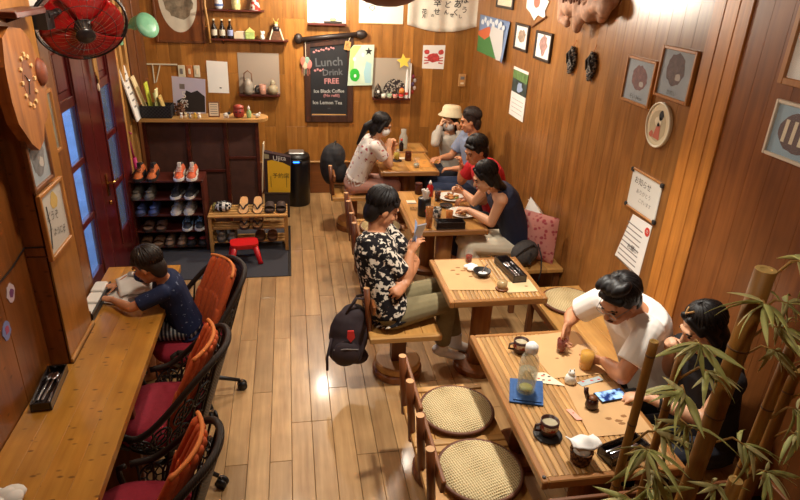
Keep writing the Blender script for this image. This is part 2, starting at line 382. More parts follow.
h = MB(); h.box(.02, .03, 5.06, 5.10, .82, 1.0); h.tube([(.03, 5.08, .93), (.07, 5.08, .93), (.075, 5.10, .93), (.075, 5.2, .925)], .009)
h.build('handle', flat('brass', (190, 150, 80), .25, 1), d2)
h = MB(); h.ell((.03, 5.08, .76), (.012, .02, .02)); h.build('lock', MATS['brass'], d2)
jm = MB().bev(-1.70, XL+.06, 3.535, 3.80, 0, 2.15, .004).build('trim_2', M_door); tag(jm, 'dark red door post beside the counter wall', kind='structure')

# ceiling lamps (the room's light)
def lamp(i, x, y, z, w, col):
    t = thing('ceiling_lamp', ['round paper ceiling lamp above the shoe racks and chalkboard', 'round paper ceiling lamp over the middle tables', 'round paper ceiling lamp by the right wall prints', 'round paper ceiling lamp over the long counter', 'round paper ceiling lamp over the middle of the floor', 'round paper ceiling lamp above the bamboo planter'][i], 'lamp', (x, y, z), group='ceiling lamps of the room')
    b = MB(); b.lathe([(.02, 3.2-z-.001), (.06, 3.2-z-.002), (.06, 3.2-z-.03), (.012, 3.2-z-.035), (.012, .10), (.05, .09), (.05, .05)], n=16); b.build('ceiling_rose', M_black, t)
    s = MB(); s.lathe([(.055, .07), (.16, .055), (.165, .05), (.06, .062)], n=20); s.build('shade_rim', flat('lamp_rim', (150, 90, 40), .5), t)
    g = MB(); g.ell((0, 0, .0), (.05, .05, .06)); g.build('bulb', flat('bulb_glow', (255, 214, 150), .3, emit=6), t, True)
    l = bpy.data.lights.new('lamp_light', 'SPOT' if i == 2 else 'POINT'); l.energy = w
    if i == 2: l.spot_size = math.radians(86); l.spot_blend = .8
    l.use_shadow = True; l.color = col; l.shadow_soft_size = .07
    lo = bpy.data.objects.new('lamp_light', l); COL.objects.link(lo); lo.parent = t; lo.location = (0, 0, -.075)
for i, a in enumerate(LAMPS): lamp(i, *a)
# pendant whose wooden rim dips into the top of the view
t = thing('pendant_lamp', 'round red-brown wooden pendant bowl at the top of the view', 'lamp', (.46, 3.05, 2.445))
s = MB(); s.lathe([(.0, .0), (.05, .004), (.10, .018), (.15, .045), (.19, .08), (.22, .125), (.24, .18), (.235, .185), (.21, .125), (.15, .055), (.0, .012)], n=40); auto_smooth(s.build('lamp_bowl', wood('red_brown_bowl', (132, 62, 32), (104, 44, 22), 'x', per=.0), t))
s = MB(); s.tube([(.24*math.cos(q*PI/20), .24*math.sin(q*PI/20), .185) for q in range(40)], .008, 6, close=True); s.build('rim', M_brown, t, True)
for k in range(3): MB().tube([(.235*math.cos(2.09*k), .235*math.sin(2.09*k), .185), (0, 0, .45)], .003, 5).build('hanging_wire', M_black, t)
MB().tube([(0, 0, .45), (0, 0, .754)], .005, 6).build('cord', M_black, t)
# ------------------------------------------------------------------ long counter on the left
ct = thing('counter', 'long honey bamboo counter with dark dashes along the left wall', 'counter', (-.99, 2.4, 0))
xs = [-1.211, -1.107, -.992, -.876, -.76]
for i in range(4):
    segs = [(-1.4, .36), (.745, 1.46)] if i == 0 else [(-1.4, 1.46)]
    for a, b in segs: MB().bev(xs[i]+.99+.0003, xs[i+1]+.99-.0003, a, b, .707, .75, .0015).build('board', M_top, ct)
for yy in (-.95, .2, 1.34): MB().bev(-.20, .17, yy, yy+.04, 0, .706, .003).build('support_panel', M_brown, ct)
MB().bev(.16, .19, -1.35, 1.43, .64, .706, .003).build('front_apron', M_browny, ct)

def cutlery(parent, x, y, z, L, mat, ang=0, fork=False):
    m = MB(); M = Matrix.Translation((x, y, z)) @ Matrix.Rotation(ang, 4, 'Z')
    m.bev(-.006, .006, -L/2, L*.2, -.002, .002, .001, M); m.ell(M @ V((0, L*.36, 0)), (.016, L*.16, .006), M.to_3x3().to_4x4())
    return m.build('fork' if fork else 'spoon', mat, parent, True)
def caddy(label, loc, rz, w=.095, l=.29, h=.055, name='cutlery_box', fill=3):
    t = thing(name, label, 'cutlery box', loc, rz)
    M_c = flat('black_lacquer', (34, 24, 22), .22, coat=.5)
    MB().bev(-w/2, w/2, -l/2, l/2, 0, .008, .002).build('tray_base', M_c, t)
    for s in (-1, 1):
        MB().bev(s*w/2-(.007 if s > 0 else 0), s*w/2+(.007 if s < 0 else 0), -l/2, l/2, .008, h, .002).build('side', M_c, t)
        MB().bev(-w/2+.008, w/2-.008, s*l/2-(.007 if s > 0 else 0), s*l/2+(.007 if s < 0 else 0), .008, h, .002).build('end', M_c, t)
    r = random.Random(l+loc[0])
    for k in range(fill): cutlery(t, -w*.28+w*.56*k/max(1, fill-1), r.uniform(-.02, .02), .022+.006*(k % 2), l*.72, M_chrome, r.uniform(-.05, .05), k % 2)
    return t
caddy('black cutlery box on the bamboo counter against the left wall', (-1.145, 2.545, .75), math.radians(4), .088, .30, .045)
t = thing('napkin_tray', 'black-edged tray of white napkins at the back of the counter beyond the pillar', 'tray', (-1.163, 3.36, .7505))
MB().bev(-.045, .045, -.2, .2, 0, .012, .003).build('base', M_black, t)
MB().bev(.036, .045, -.2, .2, .012, .05, .003).build('front_lip', M_black, t)
for k in range(3): MB().bev(-.04, .032, -.19+.13*k, -.07+.13*k, .013, .045+.006*k, .006).build('napkin_stack', M_white, t)
t = thing('pen_cup', 'small brown wooden cup by the foot of the counter pillar', 'cup', (-1.145, 3.165, .75))
MB().lathe([(.016, 0), (.018, .06), (.014, .06), (.012, .008)], n=14).build('cup', M_brown, t); MB().lathe([(.0185, .02), (.019, .022), (.019, .03), (.0185, .032)], n=14).build('band', M_dark, t)
# colouring booklet under the boy's hands
t = thing('booklet', 'open white colouring booklet under the boy\'s arms on the counter', 'booklet', (-.99, 3.50, .7505), math.radians(-22))
MB().bev(-.15, -.002, -.17, .17, 0, .006, .002).build('left_page', M_white, t); MB().bev(.002, .15, -.17, .17, 0, .006, .002).build('right_page', M_white, t)
MB().bev(-.152, .152, -.173, .173, -.0004, .0015, .0004).build('cover', flat('blue_cover', (50, 54, 96), .6), t)
for k in range(3): MB().prism(blob(10, .028, .034, .07, -.09+.09*k, .3, k), .0061, .0066).build('drawing', M_grey, t)
t = thing('sheet', 'rumpled white paper held up in front of the boy', 'paper', (-.985, 3.56, .757), math.radians(20))
o = MB().grid(lambda u, v: ((u-.5)*.2, (v-.5)*.26, .015+.07*math.sin(v*PI)*(.5+.5*math.sin(u*PI))+.006*math.sin(9*u+5*v)), 10, 10).build('paper', M_white, t, True)
sm = o.modifiers.new('th', 'SOLIDIFY'); sm.thickness = .002
MB().prism(blob(9, .03, .04, 0, 0, .3, 4), .086, .0862).build('doodle', M_grey, t)
t = thing('tissue', 'crumpled white tissue at the near end of the counter', 'tissue', (-1.08, 1.86, .751))
m = MB(); r = random.Random(3)
for k in range(7): m.ell((r.uniform(-.05, .05), r.uniform(-.04, .04), .022+r.uniform(0, .02)), (r.uniform(.03, .05), r.uniform(.025, .045), .02), rotm('Z', r.uniform(0, 180)))
m.build('tissue', M_white, t, True); MB().ell((.07, -.03, .012), (.03, .02, .011)).build('fold', M_white, t, True)

# ------------------------------------------------------------------ rattan swivel chairs
M_rattan = two('dark_rattan', (26, 20, 18), (58, 44, 36), 'wave', 60, .3, .7, .5, bump=.4)
M_iron = flat('black_iron', (26, 22, 22), .45)
M_crim = flat('crimson_fabric', (150, 26, 48), .85, noise=.12, nscale=60, bump=.05)
M_oran = flat('orange_fabric', (206, 92, 44), .85, noise=.10, nscale=60, bump=.05)
M_piping = flat('orange_piping', (226, 130, 62), .8)
def rim(th):
    a = math.radians(th); c = -math.cos(a); s = max(0, min(1, (c+.25)/1.25)); s = s*s*(3-2*s)
    return V((.28*math.cos(a)-.075*s, .30*math.sin(a), .535+.355*s))
def low(th): a = math.radians(th); return V((.20*math.cos(a), .235*math.sin(a), .40))
def tbl(th, k): return rim(th).lerp(low(th), k)
def rattan_chair(label, loc, rz):
    t = thing('rattan_chair', label, 'chair', loc, rz, 'rattan swivel chairs at the counter')
    MB().tube([rim(th) for th in range(58, 303, 6)], .0165, 10).build('rim', M_rattan, t, True)
    for s in (58, 302):
        a = rim(s); MB().tube([a, a+V((.03, 0, -.015)), a+V((.03, 0, -.06)), low(s)+V((.02, 0, .0))], .014, 8).build('arm_post', M_rattan, t, True)
    MB().tube([low(th) for th in range(0, 360, 12)], .013, 8, close=True).build('seat_ring', M_rattan, t, True)
    sh = MB().grid(lambda u, v: tbl(152+56*u, v), 18, 8).build('woven_back', M_rattan, t, True)
    sm = sh.modifiers.new('th', 'SOLIDIFY'); sm.thickness = .012
    for th in list(range(66, 153, 14))+list(range(208, 300, 14)):
        MB().tube([tbl(th, k/4) for k in range(5)], .006, 6).build('rib', M_rattan, t, True)
    for th in (80, 101, 122, 143, 217, 238, 259, 280):          # wrought rosettes below the arms
        for kk, R in (((.5, .055),) if 90 > th or th > 270 else ((.5, .06),) if abs(th-180) > 70 else ((.36, .06), (.72, .05))):
            c = tbl(th, kk); dz = (rim(th)-low(th)).normalized(); dt = (tbl(th+4, kk)-tbl(th-4, kk)).normalized()
            m = MB(); m.tube([c+dt*(R*math.cos(q*PI/8))+dz*(R*math.sin(q*PI/8)) for q in range(16)], .0055, 6, close=True)
            m.tube([c+dt*(R*.4*math.cos(q*PI/5))+dz*(R*.4*math.sin(q*PI/5)) for q in range(10)], .005, 6, close=True)
            for q in range(8):
                e = dt*math.cos(q*PI/4)+dz*math.sin(q*PI/4); m.tube([c+e*R*.4, c+e*R], .0035, 5)
            m.build('rosette', M_iron, t, True)
    # cushions
    m = MB()
    for r, z in (): pass
    R = []
    for k, z in ((.80, .405), (.97, .425), (1.0, .455), (.95, .485), (.75, .502), (.4, .508)):
        R.append([V((.015+.235*k*math.copysign(abs(math.cos(a))**.75, math.cos(a)), .235*k*math.copysign(abs(math.sin(a))**.75, math.sin(a)), z)) for a in [2*PI*i/28 for i in range(28)]])
    m.rings(R); m.build('seat_cushion', M_crim, t, True)
    # channelled back cushion: a leaning padded slab
    bc = thing('back_cushion', None, None); bc.parent = t
    n = 8
    for i in range(n):
        f = (i-(n-1)/2)/((n-1)/2); y0, y1 = f*.175, f*.155; bow = .045*f*f
        lo, top = V((-.125+bow, y0, .495)), V((-.285+bow*1.3, y1, .885-.012*f*f)); mid = (top+lo)/2+V((.012, 0, 0))
        g = MB(); g.cap(lo, mid, .030, .032, 10, lat=(0, 1, 0), k=.95); g.cap(mid, top, .032, .028, 10, lat=(0, 1, 0), k=.8); g.build('channel', M_oran, bc, True)
    MB().tube([(-.285+.045*1.3*f*f, f*.185, .914-.012*f*f) for f in [q/10-1 for q in range(21)]], .010, 6).build('piping', M_piping, bc, True)
    # swivel base
    MB().lathe([(.03, .12), (.024, .16), (.022, .38), (.07, .39), (.07, .40), (.0, .401)], n=14).build('column', M_iron, t, True)
    for k in range(5):
        a = 2*PI*k/5+.35; d = V((math.cos(a), math.sin(a), 0))
        MB().tube([V((0, 0, .135)), d*.14+V((0, 0, .12)), d*.27+V((0, 0, .075))], [.018, .015, .012], 8).build('base_arm', M_iron, t, True)
        c = thing('caster', None, None, d*.285); c.parent = t
        w = V((-d.y, d.x, 0))
        for s in (-1, 1): MB().tube([w*(s*.008)+V((0, 0, .032)), w*(s*.022)+V((0, 0, .032))], .032, 14).build('wheel', M_black, c, True)
        MB().tube([V((0, 0, .03)), V((0, 0, .078))], .008, 8).build('stem', M_chrome, c)
    return t
rattan_chair('dark rattan chair with orange back, the far one holding the boy', (-.66, 3.42, 0), math.radians(204))
rattan_chair('dark rattan chair with crimson seat, empty, middle of the three at the counter', (-.70, 2.70, 0), math.radians(176))
rattan_chair('dark rattan chair nearest the viewer, empty, at the counter', (-.67, 1.97, 0), math.radians(172))

# ------------------------------------------------------------------ things on the left wall and pillar
M_slab = wood('raw_cypress', (178, 112, 50), (124, 70, 30), 'y', rough=.5, per=.05)
t = hung('slab_clock', 'raw wood slab clock with a ring of pale hour squares on the pillar', 'clock', 'pillar', 2.845, 2.085); t.scale = (.88, .88, .9)
MB().prism([(-.24, -.02), (-.235, .13), (-.20, .25), (-.11, .29), (.02, .27), (.10, .21), (.14, .13), (.20, .10), (.22, .03), (.18, -.04), (.15, -.10), (.13, -.17), (.07, -.19), (.03, -.26), (-.05, -.29), (-.12, -.24), (-.17, -.18), (-.22, -.12)], 0, .05).build('slab', M_slab, t)
MB().ell((.145, .055, .05), (.055, .07, .03)).build('knot', flat('red_knot', (120, 58, 34), .6, noise=.3, nscale=30), t, True)
for k in range(12):
    a = 2*PI*k/12; M = Matrix.Translation((-.02+.075*math.cos(a), .04+.12*math.sin(a), .052)) @ Matrix.Rotation(a, 4, 'Z')
    MB().bev(-.010, .010, -.009, .009, -.004, .006, .002, M).build('hour_square', flat('pale_square', (216, 176, 120), .5), t)
MB().prism(blob(22, .058, .10, -.02, .04, .06, 5), .0502, .0515).build('dial', flat('dark_dial', (120, 66, 34), .5), t)
MB().ell((-.02, .04, .054), (.006, .006, .006)).build('pivot', M_chrome, t)
for a, L in ((50, .05), (160, .065)): MB().bev(-.002, .002, 0, L, .053, .056, .001, Matrix.Translation((-.02, .04, 0)) @ Matrix.Rotation(math.radians(a), 4, 'Z')).build('hand', M_ink, t)
def picture(name, label, cat, wall, u, v, w, h, fmat, paper, fw=.018, depth=.022, mount=None, tilt=0, group=None, fill=None):
    t = hung(name, label, cat, wall, u, v, 0.001, tilt, group)
    MB().box(-w/2+fw*.5, w/2-fw*.5, -h/2+fw*.5, h/2-fw*.5, 0, depth*.45).build('backing', paper, t)
    for s in (-1, 1):
        MB().bev(s*w/2-(fw if s > 0 else 0), s*w/2+(fw if s < 0 else 0), -h/2, h/2, 0, depth, .003).build('frame_side', fmat, t)
        MB().bev(-w/2+fw, w/2-fw, s*h/2-(fw if s > 0 else 0), s*h/2+(fw if s < 0 else 0), 0, depth, .003).build('frame_rail', fmat, t)
    if fill: fill(t, depth*.45)
    gl = MB().box(-w/2+fw, w/2-fw, -h/2+fw, h/2-fw, depth*.6, depth*.68).build('glazing', glassy('picture_glass', (240, 240, 240), .05), t)
    return t
def poly(t, pts, z, mat, name='print', th=.0008): return MB().prism(pts, z, z+th).build(name, mat, t)
M_bf = flat('print_blue_grey', (150, 158, 164), .8, noise=.1, nscale=12)
M_fish = flat('fish_print_brown', (84, 58, 54), .8, noise=.5, nscale=40)
M_fish2 = flat('fish_print_grey', (96, 92, 92), .8, noise=.5, nscale=45)
M_fr = wood('frame_pine', (190, 130, 66), (160, 100, 44), 'y', rough=.4, per=.1)
M_frdk = flat('frame_dark', (44, 34, 30), .4)
def fishfill(mat, rx, ry, seed, text=None, cx=0, cy=.01, ty=-.105):
    def f(t, z):
        poly(t, blob(26, rx, ry, cx, cy, .10, seed), z, mat)
        poly(t, blob(10, rx*.3, ry*.25, cx+rx*.4, cy-ry*.45, .2, seed+1), z+.001, flat('print_pale', (180, 168, 156), .8))
        if text: txt(text, .034, M_ink, t, 0, ty, z+.002)
    return f
picture('framed_print', 'grey fish print in dark-wood frame under the slab clock', 'picture', 'pillar', 2.85, 1.79, .25, .27, M_brown, M_bf, fill=fishfill(M_fish2, .075, .095, 2))
picture('framed_print', 'pale-framed narrow print beside the red door, above the calendar sheet', 'picture', 'left', 3.32, 1.83, .17, .32, M_fr, flat('print_olive', (126, 118, 92), .8, noise=.3, nscale=8), fill=fishfill(flat('print_umber', (80, 62, 48), .8, noise=.3, nscale=20), .045, .08, 3))
t = picture('framed_poster', 'pale hand-drawn poster with a yellow sketch in light frame low on the pillar', 'poster', 'pillar', 2.905, 1.475, .30, .32, M_fr, flat('poster_grey', (190, 182, 170), .8, noise=.05, nscale=6))
poly(t, blob(12, .04, .04, .02, .08, .3, 6), .011, flat('poster_yellow', (196, 160, 60), .8))
for k in range(4): txt('〜ヽノ〻'[k]*1, .04, M_ink, t, -.08+.05*k, -.03-.02*k, .0125)
txt('どうぞ', .05, M_ink, t, -.03, .02, .0125, rot=-12); txt('ようこそ', .04, M_ink, t, .02, -.07, .0125, rot=-12)
t = hung('wall_cable', 'thin black cable drooping across the left wall below the frames', 'cable', 'left', 2.7, 1.36, .004)
MB().tube([(-.9, .0, 0), (-.4, -.01, 0), (-.1, .005, .003), (.055, .03, .003), (.06, .03, .094)], .004, 6).build('cord', M_black, t)
MB().tube([(.062, .03, .098), (.075, .02, .102), (.1, .0, .102), (.13, .10, .102), (.125, .2, .102)], .0035, 6).build('cord_run', M_black, t)
for k, (u, v) in enumerate(((2.55, 1.27), (2.44, 1.15))):
    t = hung('sticker', ['small purple and white sticker on the left wall, the upper one', 'small blue and pink sticker on the left wall, the lower one'][k], 'sticker', 'left', u, v, .001, group='stickers on the left wall')
    poly(t, blob(14, .038, .042, 0, 0, .15, k+20), 0, flat('sticker_base%d' % k, ((196, 180, 190), (120, 130, 180))[k], .6), 'base', .002); poly(t, blob(8, .02, .02, .005, .0, .3, k), .002, flat('sticker_motif%d' % k, ((110, 60, 110), (170, 80, 110))[k], .6), 'motif')
t = hung('ledge_shelf', 'short dark shelf plank above the slab clock', 'shelf', 'pillar', 2.86, 2.385)
MB().bev(-.16, .16, -.012, .012, 0, .1, .003).build('plank', M_dark, t); MB().prism([(0, 0), (.08, 0), (0, -.03)], -.01, .01, Matrix(((0, 0, 1, 0), (0, 1, 0, -.012), (1, 0, 0, 0), (0, 0, 0, 1)))).build('bracket', M_dark, t)
t = hung('notice_sheet', 'white paper sheet on the wall behind the red fan', 'paper', 'left', 3.31, 2.47, .001)
poly(t, [(-.15, -.16), (.17, -.15), (.17, .16), (-.15, .16)], 0, M_white, 'sheet', .003)
for k in range(5): poly(t, [(-.12, .1-.05*k), (.12, .1-.05*k), (.12, .105-.05*k), (-.12, .105-.05*k)], .003, M_grey, 'line')
# big red wall fan
def orient(o, loc, axis, up=(0, 0, 1)):
    z = V(axis).normalized(); x = V(up).cross(z).normalized(); y = z.cross(x)
    o.matrix_world = Matrix.Translation(loc) @ Matrix((x, y, z)).transposed().to_4x4() @ Matrix.Scale(.9, 4)
FX = V((-1.0, 3.41, 2.295)); FA = V((.35, -.75, -.55)).normalized()
t = thing('wall_fan', 'large red-bladed fan in a black wire guard on the left wall', 'fan'); orient(t, FX, FA)
M_fred = flat('fan_red', (150, 12, 16), .3, coat=.3)
for k in range(5):
    a0 = 2*PI*k/5
    def bl(u, v, a0=a0):
        r = .04+.175*v; a = a0+(u-.5)*1.36+.25*v; return (r*math.cos(a), r*math.sin(a), .012+.022*(u-.5))
    o = MB().grid(bl, 10, 8).build('blade', M_fred, t, True); o.modifiers.new('th', 'SOLIDIFY').thickness = .003
MB().lathe([(.0, .085), (.03, .083), (.042, .075), (.045, .02), (.048, -.01), (.0, -.012)], n=20).build('hub', M_black, t, True)
MB().lathe([(.0, .108), (.035, .104), (.05, .094), (.05, .088), (.0, .086)], n=20).build('badge', flat('badge_black', (30, 24, 26), .3), t, True)
g = MB()
for R, z in ((.235, .0), (.10, .086), (.165, .06)): g.tube([(R*math.cos(q*PI/18), R*math.sin(q*PI/18), z) for q in range(36)], .006 if R > .2 else .002, 6, close=True)
g.tube([(.235*math.cos(q*PI/18), .235*math.sin(q*PI/18), -.02) for q in range(36)], .007, 6, close=True)
g.build('guard_rings', M_iron, t, True)
g = MB()
for q in range(30):
    a = 2*PI*q/30; c, s = math.cos(a), math.sin(a)
    g.tube([(.045*c, .045*s, .095), (.12*c, .12*s, .08), (.19*c, .19*s, .045), (.235*c, .235*s, 0)], .001, 4)
g.build('guard_wires', M_chrome, t)
g = MB()
for q in range(24):
    a = 2*PI*q/24; c, s = math.cos(a), math.sin(a); g.tube([(.235*c, .235*s, 0), (.19*c, .19*s, -.04), (.06*c, .06*s, -.075)], .0016, 4)
g.build('guard_back', M_iron, t)
MB().lathe([(.0, -.02), (.05, -.03), (.062, -.06), (.055, -.13), (.0, -.14)], n=18).build('motor', M_black, t, True)
g = MB(); Mi = t.matrix_world.inverted(); p0 = Mi @ V((-1.075, 3.20, 2.35)); p1 = Mi @ V((-1.205, 3.20, 2.33))
g.tube([(0, 0, -.10), (0, 0, -.13), p0*.6+V((0, 0, -.07)), p0, p1], .018, 8); g.build('bracket', M_black, t)
m = MB(); m.box(-1.212, -1.19, 3.15, 3.27, 2.25, 2.41); m.v = [tuple(Mi @ V(v)) for v in m.v]; m.build('wall_plate', M_black, t)
m = MB(); m.box(-1.19, -1.07, 3.15, 3.25, 2.29, 2.37); m.v = [tuple(Mi @ V(v)) for v in m.v]; m.build('switch_box', M_black, t)
# strung bamboo chime on the door
t = thing('wind_chime', 'hanging bamboo wind chime by the red door', 'wind chime', (-1.47, 5.17, 1.70))
for k in range(4): MB().tube([(0, -.03+.02*k, .1-.03*k), (0, -.03+.02*k, .38)], .008, 8).build('bamboo_pipe', M_pinez, t)
MB().tube([(-.05, 0, .45), (.0, 0, .45), (0, 0, .38), (0, 0, .0)], .002, 5).build('string', M_ink, t); MB().ell((0, 0, -.02), (.012, .012, .03)).build('weight', M_cream, t)
# mint green wall fan
M_mint = flat('mint_plastic', (126, 190, 152), .35)
t = thing('desk_fan', 'small mint green fan clamped to the wooden post near the entrance', 'fan', (-1.40, 6.18, 2.02))
MB().bev(-.115, -.09, -.035, .035, -.14, .05, .005).build('clamp', M_mint, t); MB().tube([(-.095, 0, .0), (-.04, 0, .02), (.03, 0, .03)], .022, 10).build('arm', M_mint, t, True)
m = MB(); m.lathe([(.0, -.09), (.045, -.085), (.055, -.05), (.05, .01), (.02, .03), (.0, .03)], n=18); o = m.build('motor', M_mint, t, True, (.07, 0, .07)); o.rotation_euler = (math.radians(30), math.radians(55), 0)
m = MB(); m.lathe([(.02, -.01), (.10, .0), (.115, .03), (.11, .045), (.06, .055), (.0, .06)], n=24); o = m.build('guard', M_mint, t, True, (.13, -.03, .03)); o.rotation_euler = (math.radians(35), math.radians(60), 0)
# ------------------------------------------------------------------ entrance: stand, racks, shoes, mat
M_mat = flat('charcoal_mat', (58, 58, 64), .95, noise=.15, nscale=120, bump=.3)
t = thing('door_mat', 'dark grey entrance mat in front of the shoe racks', 'mat', (-.79, 5.75, 0))
MB().bev(-.72, .72, -.65, .56, .0005, .008, .003).build('pile', M_mat, t); 
for s in (-1, 1): MB().bev(s*.735-.014, s*.735+.014, -.65, .56, .0005, .008, .003).build('rubber_edge', M_black, t)
st = thing('entrance_stand', 'pine-topped entrance stand with dark back panels', 'stand', (-.87, 6.36, 0))
pts = [(-.64, -.14), (.52, -.14)]+[(.52+.12*math.sin(a)*1.0, -.14*math.cos(a)) for a in [PI*k/10 for k in range(1, 10)]]+[(.52, .14), (-.64, .14)]
MB().prism(pts, 1.165, 1.195).build('top', M_pine, st)
for x in (-.58, -.17, .20, .52): MB().bev(x-.018, x+.018, .02, .07, 0, 1.165, .003).build('post', M_dark, st)
for k, (a, b) in enumerate(((-.56, -.19), (-.15, .18), (.22, .50))):
    MB().bev(a, b, .05, .062, .0, 1.16, .002).build('back_panel', flat('dark_panel', (78, 48, 38), .6, noise=.2, nscale=10), st)
for a, b, z in ((.22, .50, .74), (-.15, .18, .60), (-.56, -.19, .42)): MB().bev(a, b, .03, .06, z, z+.03, .003).build('cross_bar', M_dark, st)
def on_stand(name, label, cat, x, y=6.34): return thing(name, label, cat, (x, y, 1.195))
t = on_stand('leaflet_basket', 'black wire basket of leaflets on the entrance stand', 'basket', -1.29)
M_bk = two('black_weave', (20, 20, 24), (50, 48, 50), 'check', 60, .4, .6, .6)
for s in (-1, 1):
    MB().bev(-.14, .14, s*.09-.004, s*.09+.004, .006, .12, .002).build('side', M_bk, t); MB().bev(s*.14-.004, s*.14+.004, -.085, .085, .006, .12, .002).build('end', M_bk, t)
MB().bev(-.14, .14, -.09, .09, 0, .006, .002).build('base', M_black, t)
for k, (x, h, c, a) in enumerate(((-.09, .40, (226, 206, 160), 16), (-.05, .33, (190, 200, 60), 6), (-.01, .27, (226, 226, 170), -4), (.03, .24, (170, 180, 110), 10), (.08, .21, (190, 160, 90), 14))):
    MB().bev(x-.006, x+.006, -.06, .06, .008, h, .002, rotm('Y', -a, (x, 0, .01))).build('leaflet', flat('leaflet%d' % k, c, .7), t)
t = on_stand('menu_board', 'large white menu board leaning beside the leaflet basket', 'menu', -1.44, 6.22)
m = MB().bev(-.008, .008, -.12, .12, 0, .50, .003, rotm('Y', -12)); m.build('board', M_white, t); MB().bev(-.010, -.0085, -.12, .12, 0, .50, .0005, rotm('Y', -12)).build('backing', M_ink, t)
for k in range(6): MB().bev(.0085, .0095, -.06, .05-.02*(k % 3), .42-.06*k, .435-.06*k, .0004, rotm('Y', -12)).build('line', M_grey, t)
t = on_stand('pine_cone', 'brown bristly ornament on the entrance stand', 'ornament', -1.085, 6.40)
m = MB(); r = random.Random(4)
for k in range(46): m.ell((r.gauss(0, .022), r.gauss(0, .02), .02+.10*k/46), (.02*(1.2-k/60), .016, .012), rotm('Z', r.uniform(0, 180)))
m.build('scales', flat('cone_brown', (92, 58, 36), .8, noise=.3, nscale=50), t); MB().lathe([(.04, 0), (.035, .012), (.0, .013)], n=14).build('base', M_brown, t)
t = hung('event_poster', 'pale lilac poster with a black brush picture behind the figurines', 'poster', 'back', -1.09, 1.22, .0, -3); t.location = (-1.0, 6.49, 1.375)
poly(t, [(-.155, -.18), (.155, -.18), (.16, .17), (-.16, .18)], 0, flat('poster_lilac', (196, 192, 214), .7), 'sheet', .004)
poly(t, [(-.10, -.17), (.15, -.16), (.15, .0), (.08, .055), (.02, .03), (-.03, .05), (-.05, -.02), (-.12, -.06)], .004, M_ink, 'brush_picture')
poly(t, [(-.09, .06), (-.04, .06), (-.04, .11), (-.09, .11)], .004, M_grey, 'grey_square')
txt('祭', .09, M_white, t, -.05, -.09, .0055); txt('5', .10, M_white, t, -.05, .0, .0055)
fg = [(-1.06, 'white'), (-1.02, 'cream'), (-.98, 'grey'), (-.93, 'yellow'), (-.89, 'white')]
for k, (x, c) in enumerate(fg):
    t = thing('figurine', ['tiny white cat figurine, first from the leaflet basket', 'tiny cream figurine beside the white cat on the stand', 'tiny grey figurine in the middle of the stand row', 'tiny yellow figurine in front of the lilac poster', 'tiny white figurine next to the standing photo frame'][k], 'figurine', (x, 6.27, 1.195), group='figurines on the entrance stand')
    mt = flat('fig_'+c, {'white': (230, 226, 216), 'cream': (226, 206, 160), 'grey': (150, 146, 140), 'yellow': (210, 170, 60)}[c], .4)
    MB().lathe([(.014, 0), (.017, .015), (.012, .03), (.0, .034)], n=12).build('body', mt, t, True); m = MB(); m.ell((0, 0, .042), (.013, .012, .012))
    for s in (-1, 1): m.ell((s*.008, 0, .053), (.004, .004, .006))
    m.build('head', mt, t, True)
t = on_stand('photo_frame', 'small standing frame with a printed card on the entrance stand', 'frame', -.755, 6.33)
MB().bev(-.055, .055, -.006, .006, 0, .15, .003, rotm('X', -8)).build('frame', M_brown, t); MB().bev(-.044, .044, -.008, -.0065, .012, .138, .0005, rotm('X', -8)).build('card', M_cream, t)
for k in range(5): MB().box(-.034, .034, -.0095, -.0085, .03+.022*k, .036+.022*k, rotm('X', -8)).build('print_line', M_grey, t)
t = on_stand('dog_figure', 'small white and black dog figure beside the red pot', 'figurine', -.635, 6.29)
MB().ell((0, 0, .03), (.03, .018, .022)).build('body', flat('fig_white', (230, 226, 216)), t, True); MB().ell((.03, -.005, .05), (.016, .014, .015)).build('head', M_ink, t, True); 
for s in (-1, 1): MB().tube([(s*.018, 0, 0), (s*.018, 0, .02)], .007, 8).build('leg', flat('fig_white', (230, 226, 216)), t)
t = on_stand('incense_pot', 'red-brown lidded pot with face on the entrance stand', 'pot', -.515, 6.33)
MB().lathe([(.035, .0), (.05, .012), (.056, .05), (.05, .085), (.045, .09)], n=20).build('pot', flat('red_clay', (146, 50, 40), .45), t, True); MB().lathe([(.052, .09), (.05, .11), (.02, .125), (.0, .126)], n=20).build('lid', flat('red_clay_lid', (160, 66, 50), .45), t, True)
for s in (-1, 1): MB().ell((s*.02, -.052, .06), (.008, .006, .008)).build('eye', M_ink, t)
for k in range(3): MB().ell((.03*math.cos(2.1*k), .03*math.sin(2.1*k), .004), (.012, .012, .008)).build('foot', M_ink, t)
t = on_stand('sanitizer_bottle', 'small green spray bottle at the end of the entrance stand', 'bottle', -.415, 6.31)
MB().lathe([(.022, 0), (.024, .01), (.024, .06), (.012, .075), (.01, .085)], n=16).build('bottle', flat('green_plastic', (150, 180, 120), .3), t, True); MB().lathe([(.012, .085), (.012, .105), (.005, .11), (.004, .12)], n=12).build('pump', M_white, t)
t = on_stand('bird_ornament', 'tiny white bird ornament at the rounded end of the stand', 'figurine', -.33, 6.31)
MB().ell((0, 0, .022), (.026, .016, .02)).build('body', MATS['fig_white'], t, True); MB().ell((.02, 0, .045), (.012, .011, .011)).build('head', MATS['fig_white'], t, True); MB().ell((-.03, 0, .03), (.016, .008, .006)).build('tail', M_grey, t)

